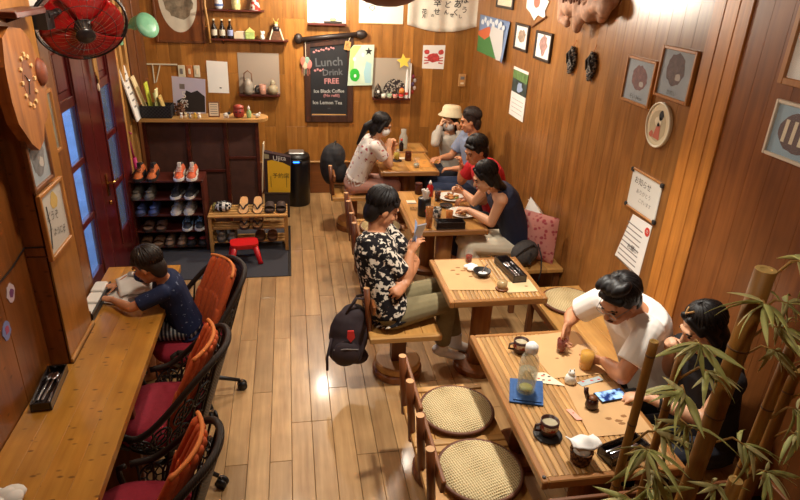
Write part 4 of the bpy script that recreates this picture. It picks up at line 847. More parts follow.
t = on_shelf('paper_cone', 'tall white folded paper at the right end of the fan shelf', 'paper', 1.375, NZ, 7.32); MB().lathe([(.022, 0), (.024, .01), (.012, .32), (.0, .36)], n=10).build('cone', M_white, t); MB().lathe([(.0235, .04), (.0245, .045), (.0225, .07)], n=10).build('band', M_red, t)
t = hung('yellow_star', 'yellow star ornament at the corner of the fan shelf', 'star', 'back', 1.32, 1.645, .10, 8); MB().prism([(.085*(1 if k % 2 == 0 else .5)*math.sin(k*PI/5), .085*(1 if k % 2 == 0 else .5)*math.cos(k*PI/5)) for k in range(10)], 0, .014).build('star', flat('star_yellow', (240, 206, 80), .5), t); MB().tube([(0, .06, .0), (0, .03, -.095)], .003, 5).build('wire', M_ink, t)
t = hung('key_charm', 'small colourful charm string hanging beside the fan shelf', 'charm', 'back', 1.47, 1.38, .002)
for k, c in enumerate(((150, 60, 90), (200, 190, 190), (110, 90, 130), (220, 200, 190), (180, 60, 50))): MB().ell((.012*((k % 2)*2-1), .08-.045*k, .015), (.02, .026, .014)).build('bead', flat('bead%d' % k, c, .4), t, True)
MB().tube([(-.02, .2, .008), (0, .08, .012), (0, -.1, .012)], .003, 5).build('string', M_ink, t)
# noren cloth with brush writing
t = hung('noren_cloth', 'off-white cloth banner with brushed writing at the top of the back wall', 'banner', 'back', 1.785, 2.28, .004)
def nor(u, v):
    x = -.43+.845*u; bot = -.235-.07*math.sin(PI*u)
    y = .5*(1-v)+bot*v; return (x, y, .02+.012*math.sin(u*17+v*2)+.008*math.sin(u*31)*v)
o = MB().grid(nor, 40, 14).build('cloth', flat('noren_linen', (226, 216, 198), .9, noise=.04, nscale=30, bump=.05), t, True); o.modifiers.new('th', 'SOLIDIFY').thickness = .003
for k, (x, y, s, ch) in enumerate(((.23, .05, .10, 'ほ'), (.235, -.06, .08, 'う'), (.15, .0, .10, 'あ'), (.135, -.09, .08, 'く'), (.03, -.01, .08, 'ど'), (.09, -.12, .055, 'せ'), (.02, -.09, .06, 'ん'), (-.09, .01, .10, '幸'), (-.09, -.09, .08, 'せ'), (-.24, -.09, .06, '花'), (-.24, -.14, .045, '月'), (-.14, -.13, .04, 'の'), (.19, -.13, .045, 'し'))): txt(ch, s, M_ink, t, x, y, .044, name='brush_character', thick=.001)
t = hung('crab_poster', 'small white poster with a red crab on the back wall', 'poster', 'back', 1.70, 1.69); poly(t, [(-.135, -.135), (.13, -.14), (.135, .135), (-.135, .13)], 0, M_white, 'sheet', .003)
M_crab = flat('crab_red', (186, 60, 56), .7, noise=.35, nscale=30); poly(t, blob(18, .075, .055, 0, -.01, .12, 4), .003, M_crab, 'crab_body')
for s in (-1, 1):
    poly(t, blob(10, .035, .03, s*.085, .055, .2, s+9), .003, M_crab, 'claw')
    for k in range(3): poly(t, [(s*.06, -.01-.025*k), (s*.115, -.0-.035*k), (s*.115, -.012-.035*k), (s*.06, -.025-.025*k)], .0035, M_crab, 'leg')
t = hung('wall_thermostat', 'beige wall control box near the corner', 'thermostat', 'back', 2.07, 1.425); MB().bev(-.045, .045, -.075, .075, 0, .02, .005).build('case', flat('beige_plastic', (190, 140, 84), .5), t); MB().bev(-.025, .025, .01, .045, .02, .023, .002).build('window', M_grey, t); MB().bev(-.02, .02, -.045, -.025, .02, .025, .003).build('button', M_cream, t)

# ------------------------------------------------------------------ right wall
t = hung('fuji_poster', 'curling mountain poster in blue, orange and green by the corner', 'poster', 'right', 6.70, 1.99, .002)
def fuj(u, v): return (-.53+1.06*u, .2-.4*v, .004+.10*max(0, u-.75)**1.2*(v+.2)*2.2)
o = MB().grid(fuj, 14, 8).build('sheet', flat('poster_sky', (120, 140, 176), .7, noise=.06, nscale=6), t, True); o.modifiers.new('th', 'SOLIDIFY').thickness = .003
poly(t, [(-.53, -.2), (.25, -.2), (-.05, .02), (-.28, -.05), (-.53, -.02)], .0085, flat('fuji_green', (74, 130, 70), .7), 'green_slope'); poly(t, [(-.53, -.02), (-.28, -.05), (-.05, .02), (-.12, .1), (-.25, .08), (-.53, .02)], .0085, flat('fuji_orange', (206, 104, 64), .7), 'orange_slope')
poly(t, [(.25, -.2), (.42, -.195), (.40, .1), (.0, .12), (-.05, .02)], .026, flat('fuji_snow', (206, 206, 204), .7), 'snow_slope')
for k in range(9): poly(t, blob(9, .05, .03, -.4+.1*k, .13+.03*(k % 2), .3, k), .0095 if k < 7 else .03, flat('fuji_cloud', (214, 220, 226), .7), 'cloud')
bp = lambda m, rx, ry, sd: (lambda t, z: poly(t, blob(16, rx, ry, 0, .01, .2, sd), z, m))
M_sk = flat('sketch_brown', (156, 130, 104), .8, noise=.3, nscale=30)
picture('framed_print', 'black-framed small portrait sketch, left of the two by the mountain poster', 'picture', 'right', 5.81, 2.08, .36, .24, M_frdk, M_white, .022, fill=bp(M_sk, .10, .06, 1))
picture('framed_print', 'black-framed small figure sketch, right of the two by the mountain poster', 'picture', 'right', 5.26, 2.06, .36, .24, M_frdk, M_white, .022, fill=bp(flat('sketch_rose', (160, 116, 104), .8, noise=.3, nscale=30), .08, .085, 2))
picture('framed_print', 'black-framed certificate at the top edge of the right wall', 'picture', 'right', 6.40, 2.42, .52, .24, M_frdk, M_cream, .025)
t = hung('paper_fan', 'white paper fan with a red sun hung high on the right wall', 'fan', 'right', 5.54, 2.36, .004)
poly(t, [(-.26, .08), (-.1, .12), (.1, .1), (.27, .06), (.2, -.02), (.24, -.08), (.06, -.06), (-.02, -.11), (-.14, -.05), (-.25, -.02)], 0, M_white, 'fan_paper', .004); poly(t, blob(18, .075, .05, .0, .045, .03, 2), .004, flat('sun_red', (214, 110, 90), .7), 'red_sun'); MB().tube([(.26, -.06, .008), (-.05, -.17, .008)], .008, 6).build('handle', M_brown, t)
t = hung('wall_calendar', 'hanging calendar with a waterfall photo and white sheet', 'calendar', 'right', 5.73, 1.565, .003); poly(t, [(-.2, -.23), (.2, -.23), (.2, .0), (-.2, .0)], 0, M_white, 'date_sheet', .004); poly(t, [(-.2, .0), (.2, .0), (.2, .21), (-.2, .21)], 0, flat('photo_dark', (52, 66, 62), .5, noise=.5, nscale=14), 'photo', .004)
poly(t, [(-.2, .13), (.2, .12), (.2, .21), (-.2, .21)], .004, flat('photo_green', (96, 130, 74), .5, noise=.4, nscale=20), 'photo_trees'); poly(t, blob(12, .07, .05, .02, .06, .3, 2), .0045, flat('photo_water', (150, 170, 200), .5), 'photo_water'); poly(t, [(-.2, .21), (.2, .21), (.2, .235), (-.2, .235)], 0, M_white, 'top_strip', .006)
for k in range(4): poly(t, [(-.15, -.06-.04*k), (.15, -.06-.04*k), (.15, -.063-.04*k), (-.15, -.063-.04*k)], .004, M_grey, 'date_line')
# driftwood carving
t = hung('driftwood_carving', 'pale twisted driftwood carving mounted high on the right wall', 'carving', 'right', 4.46, 2.42)
m = MB(); r = random.Random(12)
for k in range(26):
    u = -.36+.72*k/25; m.ell((u, .06+.05*math.sin(k*1.7)-.05*math.cos(u*5), .07+.03*math.sin(k*2.3)), (.07, .07+.03*abs(math.sin(k)), .05), rotm('Z', r.uniform(-60, 60)))
m.cap((-.3, .06, .1), (-.31, -.10, .09), .05, .04); m.cap((-.31, -.10, .09), (-.18, -.13, .1), .035, .03); m.cap((.0, .0, .1), (-.02, -.15, .09), .06, .035); m.cap((.02, -.02, .08), (.3, .03, .1), .06, .05); m.cap((-.15, .12, .12), (.25, .13, .12), .05, .05)
remeshed(m, 'driftwood', flat('drift_wood', (176, 132, 104), .7, noise=.25, nscale=25, bump=.3), t, .014, 2)
for k in range(7): MB().tube([(-.16+.045*k, .02+.01*(k % 3), .165), (-.15+.045*k, .07, .172), (-.17+.045*k, .12-.01*(k % 2), .165)], .009, 6).build('carved_groove', flat('drift_dark', (110, 70, 50), .8), t)
M_straw = two('dark_straw', (44, 38, 40), (150, 140, 128), 'noise', 60, .45, .6, .9, bump=.5)
for k, u in enumerate((4.64, 4.30)):
    t = hung('straw_sandal', ['dark braided straw sandal hanging on the wall, the left one', 'dark braided straw sandal hanging on the wall, the right one'][k], 'sandal', 'right', u, 2.03, group='straw sandals on the right wall')
    m = MB()
    for q in range(9): m.tube([(-.06*math.cos((q-4)*.3), -.09+.0225*q, .018), (0, -.095+.0225*q, .03), (.06*math.cos((q-4)*.3), -.09+.0225*q, .018)], .014, 6)
    m.build('braided_sole', M_straw, t, True)
    for s in (-1, 1): MB().tube([(s*.05, -.03, .03), (s*.02, .04, .055), (0, .07, .04)], .009, 6).build('strap', M_ink, t, True)
    MB().tube([(0, .09, .02), (.01, .15, .008)], .003, 5).build('hanging_cord', flat('orange_cord', (190, 110, 50), .7), t)
picture('framed_print', 'pine-framed red-brown fish print on grey, left of the large pair', 'picture', 'right', 3.645, 2.03, .345, .285, M_fr, M_bf, fill=fishfill(flat('fish_red', (112, 62, 58), .8, noise=.4, nscale=40), .09, .075, 7, 'そい 34cm', 0, .02, -.10))
picture('framed_print', 'pine-framed dark round fish print on grey beside the pilaster', 'picture', 'right', 3.275, 2.13, .34, .29, M_fr, M_bf, fill=fishfill(M_fish, .09, .088, 8, 'かれい', -.01, .025, -.105))
t = hung('oval_plaque', 'oval cream plaque with a painted figure in red', 'plaque', 'right', 3.335, 1.825)
m = MB(); m.prism([(.125*math.cos(a), .135*math.sin(a)) for a in [2*PI*i/36 for i in range(36)]], 0, .014); m.build('plate', flat('plaque_cream', (222, 206, 172), .4), t); m = MB(); m.tube([(.12*math.cos(a), .13*math.sin(a), .014) for a in [2*PI*i/36 for i in range(36)]], .007, 6, close=True); m.build('rim', flat('plaque_rim', (236, 226, 200), .4), t, True)
poly(t, blob(14, .085, .095, 0, -.005, .05, 3), .0142, flat('plaque_shade', (190, 172, 136), .6), 'painted_ground'); poly(t, [(-.03, -.08), (.04, -.085), (.03, .0), (-.0, .02)], .0155, flat('plaque_red', (190, 96, 70), .6), 'painted_skirt'); poly(t, blob(10, .022, .03, .02, .06, .1, 2), .0155, M_ink, 'painted_hair'); poly(t, blob(10, .035, .03, .0, .02, .1, 5), .0155, M_cream, 'painted_body'); poly(t, blob(8, .02, .02, -.05, -.065, .2, 5), .0155, MATS['plaque_red'], 'painted_flower')
t = hung('clip_frame', 'white written card in a clip frame with dark corners', 'frame', 'right', 3.335, 1.38)
MB().bev(-.17, .17, -.12, .12, 0, .008, .003).build('card', flat('card_white', (214, 210, 200), .5), t); MB().bev(-.18, .18, .12, .132, 0, .016, .003).build('top_rail', M_fr, t); MB().bev(-.18, .18, -.132, -.12, 0, .016, .003).build('bottom_rail', M_fr, t)
for sx in (-1, 1):
    for sy in (-1, 1): MB().bev(sx*.17-.014, sx*.17+.014, sy*.118-.014, sy*.118+.014, 0, .018, .004).build('corner', M_ink, t)
txt('お知らせ', .05, M_ink, t, -.03, .06, .0085, rot=-2); txt('ありがとう', .035, M_grey, t, .0, .0, .0085); txt('ございます', .03, M_grey, t, .03, -.05, .0085)
t = hung('printed_notice', 'white printed notice with round red stamp taped to the wall', 'paper', 'right', 3.33, 1.05, .001)
poly(t, [(-.19, -.175), (.13, -.19), (.15, .18), (-.08, .17)], 0, M_white, 'sheet', .003); poly(t, blob(18, .028, .03, .115, .125, .04, 1), .003, M_red, 'red_stamp'); txt('の', .03, M_white, t, .115, .125, .0045)
for k in range(9): poly(t, [(-.12-.006*k, .11-.035*k), (.07, .105-.035*k), (.07, .098-.035*k), (-.12-.006*k, .103-.035*k)], .003, M_grey, 'print_line')
txt('お願い', .045, M_ink, t, .0, -.045, .0045)
picture('framed_print', 'light-wood framed print at the upper right edge of the view', 'picture', 'right', 2.36, 2.38, .25, .33, M_fr, M_white, .03, .03, fill=fishfill(M_bf, .06, .08, 11))
picture('framed_print', 'white-framed picture of a dark round plate with pale pieces, right edge of view', 'picture', 'right', 2.30, 2.025, .33, .25, flat('frame_white', (214, 200, 180), .4), flat('print_sky', (140, 168, 186), .7), .016, fill=lambda t, z: [poly(t, blob(24, .115, .085, 0, 0, .04, 2), z, flat('plate_maroon', (74, 34, 34), .6))]+[poly(t, [(-.085+.05*k, -.05), (-.065+.05*k, -.05), (-.06+.05*k, .05), (-.08+.05*k, .05)], z+.001, M_cream) for k in range(4)])
# ------------------------------------------------------------------ tables
TH = .72
M_slat = wood('split_bamboo', (204, 158, 96), (160, 114, 64), 'y', rough=.42, per=.3)
M_slatx = wood('split_bamboo_x', (204, 158, 96), (160, 114, 64), 'x', rough=.3, per=.3, coat=.25)
M_gold = wood('golden_table', (204, 152, 84), (170, 118, 58), 'y', rough=.3, per=.12, coat=.25)
M_edge = wood('table_edge', (178, 126, 70), (138, 90, 48), 'y', rough=.35, per=.1)
M_edgex = wood('table_edge_x', (178, 126, 70), (138, 90, 48), 'x', rough=.35, per=.1)
M_log = wood('dark_log', (128, 72, 36), (90, 46, 22), 'z', rough=.4, per=.1)
M_pedestal = wood('golden_log', (178, 118, 58), (134, 82, 38), 'z', rough=.4, per=.1)
def table(label, x0, x1, y0, y1, style, legs):
    cx, cy = (x0+x1)/2, (y0+y1)/2; t = thing('table', label, 'table', (cx, cy, 0)); w, l = (x1-x0)/2, (y1-y0)/2
    e = .03
    for s in (-1, 1):
        MB().bev(s*w-(e if s > 0 else 0), s*w+(e if s < 0 else 0), -l, l, TH-.045, TH, .005).build('edge_rail', M_edge, t); MB().bev(-w+e, w-e, s*l-(e if s > 0 else 0), s*l+(e if s < 0 else 0), TH-.045, TH, .005).build('edge_rail', M_edgex, t)
    MB().box(-w+e, w-e, -l+e, l-e, TH-.035, TH-.012).build('panel', M_edge, t)
    if style == 'slat':
        n = round((2*w-2*e)/.0275); ww = (2*w-2*e)/n; me = None
        for i in range(n):
            if me is None: me = MB().prism([(-ww/2+.001, -.012), (ww/2-.001, -.012), (ww/2-.001, -.005), (ww*.25, -.0012), (-ww*.25, -.0012), (-ww/2+.001, -.005)], -(l-e), l-e, Matrix(((1, 0, 0, 0), (0, 0, -1, 0), (0, 1, 0, 0), (0, 0, 0, 1)))).mesh('slat', M_slat)
            o = bpy.data.objects.new('slat', me); COL.objects.link(o); o.parent = t; o.location = (-w+e+(i+.5)*ww, 0, TH)
    else:
        n = 4; ww = (2*w-2*e)/n
        for i in range(n): MB().bev(-w+e+i*ww+.0006, -w+e+(i+1)*ww-.0006, -l+e, l-e, TH-.012, TH-.001, .0015).build('board', M_gold, t)
    for yy in legs:
        g = MB(); g.lathe([(.075, .05), (.07, .3), (.075, TH-.05)], n=12); g.build('log_leg', M_pedestal, t, True, (0, yy, 0)); MB().lathe([(.17, 0), (.17, .04), (.15, .05), (.0, .051)], n=20).build('foot_disc', M_browny, t, False, (0, yy, 0))
    return t
table('split-bamboo table nearest the viewer with the water bottle', .97, 1.625, 1.74, 2.86, 'slat', (-.36, .36))
table('small bamboo table in front of the man in the floral shirt', .95, 1.605, 3.24, 3.87, 'slat', (0,))
table('golden wooden table where the woman in navy eats', .92, 1.56, 4.38, 5.36, 'plain', (-.3, .3))
table('golden wooden table of the girl in the mask', .89, 1.51, 5.95, 6.68, 'plain', (0,))
table('last small wooden table against the back wall', .95, 1.55, 6.71, 7.12, 'plain', (0,))
# ------------------------------------------------------------------ wall benches
def bench(label, y0, y1):
    t = thing('wall_bench', label, 'bench', (1.97, (y0+y1)/2, 0)); l = (y1-y0)/2
    for k in range(3): MB().bev(-.215+.1433*k+.001, -.215+.1433*(k+1)-.001, -l, l, .385, .42, .004).build('plank', M_piney, t)
    n = max(2, int((y1-y0)/.9)+1)
    for k in range(n):
        yy = -l+.05+(2*l-.1)*k/(n-1)
        for sx in (-.18, .18): MB().bev(sx-.022, sx+.022, yy-.022, yy+.022, 0, .384, .004).build('leg', M_brown, t)
    MB().bev(-.195, -.165, -l, l, .31, .384, .004).build('apron', M_browny, t)
bench('long pine bench along the right wall behind the far tables', 4.22, 7.36)
bench('pine bench along the right wall where the man in white sits', 1.74, 3.93)
# ------------------------------------------------------------------ log chairs
M_end = flat('end_grain', (200, 150, 100), .6)
def log_chair(label, loc, rz=0):
    t = thing('log_chair', label, 'chair', loc, rz, 'low log-based chairs by the tables')
    MB().lathe([(.17, 0), (.175, .01), (.175, .05), (.165, .058), (.0, .059)], n=28).build('lower_disc', M_browny, t)
    MB().lathe([(.158, .059), (.162, .066), (.162, .105), (.152, .114), (.0, .115)], n=28).build('upper_disc', M_piney, t)
    MB().bev(-.05, .05, -.05, .05, .115, .385, .006).build('column', M_log, t)
    for s in (-1, 1):
        MB().bev(-.23, .25, s*.215-.022, s*.215+.022, .39, .43, .004).build('side_rail', M_pine, t)
    for k in range(4): MB().bev(-.23+.12*k+.001, -.23+.12*(k+1)-.001, -.192, .192, .386, .422, .003).build('seat_plank', M_piney, t)
    for s in (-1, 1):
        o = MB(); o.tube([(-.215, s*.11, .36), (-.245, s*.11, .74)], .021, 10); p = o.build('back_post', M_log, t, True)
        MB().lathe([(.0205, 0), (.0205, .002), (.0, .0022)], n=10).build('post_end', M_end, p, False, (-.245, s*.11, .74))
    MB().bev(-.221, -.200, -.23, .23, .60, .665, .005, rotm('Y', 4.5, (-.21, 0, .6))).build('back_rail', M_browny, t)
    return t
log_chair('log chair with woven cushion, far one of the pair at the nearest table', (.79, 2.555, 0))
log_chair('log chair with woven cushion, near one of the pair at the nearest table', (.79, 2.075, 0))
log_chair('log chair carrying the man in the floral shirt', (.69, 3.55, 0))
log_chair('empty log chair just behind the man in the floral shirt', (.72, 4.66, 0))
log_chair('empty log chair at the far end of the golden table', (.72, 5.17, 0))
log_chair('log chair carrying the girl in the mask', (.63, 6.24, 0))
M_weave = two('woven_rush', (226, 208, 164), (178, 152, 106), 'wave', 22, .35, .75, .8, distort=.02, stretch=(1.2, 1, 1), bump=.5)
M_rimb = flat('cushion_rim', (98, 52, 26), .6)
def cushion(label, loc, r=.2, rz=0):
    t = thing('woven_cushion', label, 'cushion', loc, rz, 'round woven seat cushions')
    MB().lathe([(r*.9, 0), (r*.97, .012), (r*.97, .024), (r*.93, .031), (r*.5, .036), (.0, .037)], n=36).build('woven_top', M_weave, t, True)
    MB().tube([(r*.985*math.cos(a), r*.985*math.sin(a), .019) for a in [2*PI*i/40 for i in range(40)]], .011, 6, close=True).build('rim', M_rimb, t, True)
    n = 26
    for k in range(n):
        y = -r*.9+1.8*r*k/(n-1); x = math.sqrt(max(0, (r*.93)**2-y*y))
        MB().tube([(-x, y, .0335-.004*(abs(y)/r)), (0, y, .0385-.004*(abs(y)/r)), (x, y, .0335-.004*(abs(y)/r))], .0032, 4).build('rush_strand', M_weave, t)
    return t
cushion('round woven cushion on the far chair of the nearest table', (.835, 2.55, .431), .2, .3)
cushion('round woven cushion on the near chair of the nearest table', (.835, 2.105, .431), .205, .3)
cushion('round woven cushion on the right bench beside the man in white', (1.985, 3.66, .421), .2, -.2)
cushion('round woven cushion on the chair behind the floral shirt', (.785, 4.64, .431), .19)
cushion('round woven cushion on the far chair of the golden table', (.785, 5.16, .431), .19)
# ------------------------------------------------------------------ tableware
M_kraft = flat('kraft_paper', (200, 158, 108), .8, noise=.05, nscale=8)
def flatthing(name, label, cat, pts, z, mat, th=.0015, extra=None, part='sheet'):
    cx = sum(p[0] for p in pts)/len(pts); cy = sum(p[1] for p in pts)/len(pts); t = thing(name, label, cat, (cx, cy, z)); MB().prism([(x-cx, y-cy) for x, y in pts], 0, th).build(part, mat, t)
    if extra: extra(t, th)
    return t
def marks(col, pts, r=.012, sd=1):
    def f(t, z):
        for k, (x, y) in enumerate(pts): MB().prism(blob(7, r, r*.6, x, y, .3, k+sd), z, z+.0004).build('printed_mark', col, t)
    return f
M_kink = flat('kraft_ink', (140, 96, 52), .8)
T0 = TH+.0004
flatthing('placemat', 'brown paper placemat in front of the man in white', 'placemat', [(1.25, 2.81), (1.29, 2.41), (1.60, 2.42), (1.60, 2.84)], T0, M_kraft, extra=marks(M_kink, [(0, .05), (.04, 0), (-.05, -.04)]))
flatthing('placemat', 'brown paper placemat under the soy bottle and the phone', 'placemat', [(1.325, 2.345), (1.29, 1.97), (1.60, 1.97), (1.60, 2.35)], T0, M_kraft, extra=marks(M_kink, [(-.02, -.08), (.02, -.1), (.06, -.07), (.03, -.12)], .018))
def glass(name, label, cat, loc, r, h, liquid, fill=.75, taper=.85, rim=True):
    t = thing(name, label, cat, loc); MB().lathe([(r*taper, 0), (r, h), (r-.003, h), (r*taper-.003, .006), (0, .005)], n=18).build('glass', M_glass, t, True)
    if liquid: MB().lathe([(r*taper-.004, .007), (r*(taper+(1-taper)*fill)-.004, h*fill), (0, h*fill+.0005)], n=18).build('drink', flat('drink_%s' % (liquid,), liquid, .08, trans=.35), t, True)
    return t
glass('tea_glass', 'glass of dark red tea held by the man in white', 'glass', (1.43, 2.635, TH+.002), .033, .095, (132, 44, 22), .85)
glass('beer_glass', 'tumbler of golden beer in front of the man in white', 'glass', (1.50, 2.475, TH+.002), .042, .13, (232, 172, 66), .75)
def mug(label, loc, coaster=False):
    t = thing('tea_mug', label, 'mug', loc); z = 0
    if coaster: pass
    M_m = flat('mug_dark', (62, 36, 30), .3); MB().lathe([(.03, 0), (.04, .015), (.042, .075), (.037, .075), (.034, .02), (.0, .015)], n=20).build('mug', M_m, t, True); MB().lathe([(.0365, .06), (.0, .061)], n=20).build('drink', flat('milk_tea', (176, 164, 134), .3), t)
    MB().lathe([(.0418, .035), (.0428, .037), (.0430, .058), (.0422, .06)], n=20).build('painted_band', two('band_print', (200, 186, 160), (140, 50, 40), 'noise', 40, .45, .55), t)
    MB().tube([(-.036, -.0, .06), (-.066, 0, .055), (-.068, 0, .028), (-.036, 0, .02)], .006, 6).build('handle', M_m, t, True)
    return t
mug('dark mug behind the water bottle', (1.205, 2.665, TH)); 
t = thing('coaster', 'round black coaster under the near mug', 'coaster', (1.10, 2.01, TH)); MB().lathe([(.062, 0), (.064, .003), (.062, .008), (.05, .006), (0, .006)], n=26).build('coaster', M_black, t, True); MB().lathe([(.063, .002), (.066, .004), (.063, .007)], n=26).build('rim', M_ink, t)
mug('dark painted mug standing on the black coaster', (1.10, 2.01, TH+.0085))
flatthing('blue_cloth', 'folded blue cloth under the water bottle', 'cloth', [(1.065, 2.43), (1.00, 2.25), (1.155, 2.20), (1.225, 2.385)], T0, flat('blue_cloth', (52, 86, 136), .9, noise=.15, nscale=60), .008, part='cloth', extra=lambda t, z: MB().prism([(-.09, -.06), (.04, -.1), (.09, .05), (-.04, .08)], z, z+.006).build('upper_fold', MATS['blue_cloth'], t))
t = thing('water_bottle', 'clear plastic water bottle with white cap on the blue cloth', 'bottle', (1.105, 2.315, TH+.0155))
MB().lathe([(.043, 0), (.047, .01), (.045, .05), (.048, .07), (.047, .17), (.04, .20), (.026, .22), (.026, .232)], n=22).build('bottle', glassy('bottle_plastic', (206, 214, 200), .32), t, True); MB().lathe([(.04, .004), (.043, .05), (.044, .12), (.0, .121)], n=20).build('water', glassy('water', (200, 206, 180), .35), t, True); MB().lathe([(.03, .228), (.032, .235), (.031, .262), (.022, .272), (.012, .28), (.0, .281)], n=20).build('cap', M_white, t, True)
MB().ell((0, 0, .018), (.035, .035, .012)).build('lemon_slice', flat('lemon', (206, 206, 120), .5), t, True)
flatthing('menu_slip', 'white slip with red and black marks beside the water bottle', 'paper', [(1.19, 2.47), (1.19, 2.385), (1.33, 2.34), (1.27, 2.46)], T0+.002, M_cream, extra=lambda t, z: [marks(M_red, [(-.03, 0), (.0, .02), (.02, -.02)], .01)(t, z), marks(M_ink, [(-.01, -.015), (.03, .01), (.01, .03)], .009, 5)(t, z)])
flatthing('patterned_slip', 'pale blue patterned slip of paper by the salt shaker', 'paper', [(1.40, 2.36), (1.415, 2.325), (1.55, 2.365), (1.54, 2.40)], T0+.002, flat('slip_blue', (166, 176, 176), .8), extra=marks(M_red, [(-.04, 0), (.01, .005), (.05, .01)], .009))
flatthing('pink_note', 'small pink note lying near the coaster', 'paper', [(1.255, 2.165), (1.285, 2.165), (1.305, 2.085), (1.275, 2.085)], T0+.002, flat('pink_paper', (226, 166, 146), .8), extra=marks(M_red, [(0, .01)], .006))
t = thing('salt_shaker', 'white cat-shaped salt shaker on the nearest table', 'salt shaker', (1.365, 2.365, TH+.002)); MB().lathe([(.024, 0), (.03, .012), (.026, .04), (.016, .052)], n=18).build('body', MATS['fig_white'], t, True); m = MB(); m.ell((0, 0, .06), (.018, .018, .016)); m.ell((-.01, 0, .076), (.005, .004, .009)); m.ell((.01, 0, .076), (.005, .004, .009)); m.build('head', MATS['fig_white'], t, True)
t = thing('soy_bottle', 'small dark soy sauce jug on the brown placemat', 'jug', (1.385, 2.165, TH+.002)); M_soy = flat('soy_dark', (54, 26, 20), .25); MB().lathe([(.026, 0), (.032, .015), (.028, .045), (.02, .055)], n=18).build('jug', M_soy, t, True); MB().lathe([(.02, .055), (.022, .062), (.0, .066)], n=16).build('lid', M_brown, t, True); MB().tube([(-.02, .01, .05), (-.03, .02, .08), (-.028, .03, .10)], .012, 8).build('handle', M_soy, t, True)
t = thing('phone', 'phone with bright blue screen lying under the dark-haired woman\'s hand', 'phone', (1.525, 2.235, TH+.0022), math.radians(8)); MB().bev(-.08, .08, -.04, .04, 0, .009, .004).build('case', M_black, t); MB().bev(-.074, .074, -.035, .035, .009, .0097, .0003).build('screen', two('lit_screen', (20, 40, 90), (150, 190, 235), 'noise', 30, .4, .65, .2), t)
P = MATS['lit_screen'].node_tree; b = P.nodes['Principled BSDF']; P.links.new(P.nodes['Color Ramp'].outputs[0], b.inputs['Emission Color']); b.inputs['Emission Strength'].default_value = .9
t = thing('napkin_basket', 'small wicker basket with a white napkin at the table corner', 'basket', (1.175, 1.835, TH)); M_wk = two('wicker', (120, 78, 42), (62, 36, 20), 'check', 70, .4, .6, .7, bump=.5)
MB().lathe([(.035, 0), (.04, .01), (.046, .065), (.042, .065), (.035, .008), (0, .006)], n=20).build('basket', M_wk, t, True)
for k in range(5): MB().tube([((.0375+.0021*k)*math.cos(a), (.0375+.0021*k)*math.sin(a), .008+.0135*k) for a in [2*PI*i/20 for i in range(20)]], .0045, 5, close=True).build('wicker_band', M_wk, t, True)
def nap(u, v):
    x, y = (u-.5)*.125, (v-.5)*.08; r = math.hypot(x/.06, y/.045); return (x+.006, y+.012, .085+.03*math.exp(-r*r*1.5)+.008*math.sin(7*u+4*v)+.10*max(0, abs(u-.5)-.3))
o = MB().grid(nap, 14, 10).build('napkin', M_white, t, True); o.modifiers.new('th', 'SOLIDIFY').thickness = .006
MB().ell((0, 0, .055), (.037, .037, .03)).build('napkin_core', M_white, t, True)
caddy('black lacquer cutlery box beside the wicker basket', (1.385, 1.855, TH), math.radians(-74), .09, .22, .05)
flatthing('rubber_stopper', 'tiny black rubber stopper at the near table corner', 'stopper', [(.985+.008*math.cos(a), 1.765+.008*math.sin(a)) for a in [2*PI*i/10 for i in range(10)]], TH+.0005, M_black, .006, part='stopper', extra=lambda t, z: MB().prism(blob(8, .004, .004, 0, 0, 0), z, z+.002).build('cap', M_grey, t))
# middle table
flatthing('placemat', 'brown paper placemat on the small bamboo table', 'placemat', [(.985, 3.85), (.985, 3.40), (1.31, 3.37), (1.31, 3.85)], T0, M_kraft, extra=marks(M_kink, [(-.05, 0), (0, .05), (.03, -.04), (-.02, .1), (-.07, .06)], .018))
flatthing('paper_mat', 'pale paper mat at the right of the small bamboo table', 'placemat', [(1.36, 3.46), (1.36, 3.33), (1.57, 3.33), (1.57, 3.5)], T0, flat('pale_kraft', (216, 186, 140), .8), extra=marks(M_kink, [(.05, 0)], .014))
glass('tea_glass', 'glass of red tea at the far edge of the small table', 'glass', (1.225, 3.80, TH+.002), .03, .10, (140, 40, 24), .55)
t = thing('tissue', 'crumpled white tissue beside the black bowl', 'tissue', (1.215, 3.69, TH+.002)); m = MB(); r = random.Random(9)
for k in range(6): m.ell((r.uniform(-.03, .04), r.uniform(-.05, .05), .012+r.uniform(0, .012)), (.03, .022, .012), rotm('Z', r.uniform(0, 180)))
m.build('tissue', M_white, t, True); MB().ell((.03, -.05, .009), (.025, .015, .008)).build('fold', M_white, t, True)
t = thing('dessert_bowl', 'small black bowl with white residue and spoon on the small table', 'bowl', (1.255, 3.575, TH+.002)); MB().lathe([(.028, 0), (.032, .008), (.058, .032), (.062, .045), (.057, .045), (.03, .014), (0, .012)], n=24).build('bowl', M_black, t, True); MB().prism(blob(14, .03, .022, .008, 0, .2, 3), .022, .026).build('residue', M_white, t); MB().tube([(0, 0, .028), (.03, .03, .055), (.05, .05, .062)], .004, 6).build('spoon', M_chrome, t)
caddy('black cutlery box on the small bamboo table', (1.472, 3.62, TH+.0005), math.radians(5), .10, .33, .055)
t = thing('ribbed_glass', 'short ribbed glass of amber drink at the near edge of the small table', 'glass', (1.335, 3.38, TH+.002)); MB().lathe([(.036, 0), (.04, .01), (.038, .09), (.035, .09), (.034, .012), (0, .01)], n=20).build('glass', M_glass, t, True); MB().lathe([(.034, .012), (.034, .06), (0, .061)], n=20).build('drink', flat('amber_drink', (170, 140, 92), .2), t, True); MB().lathe([(.041, .0), (.044, .006), (.04, .012)], n=20).build('base_ring', M_brown, t, True)
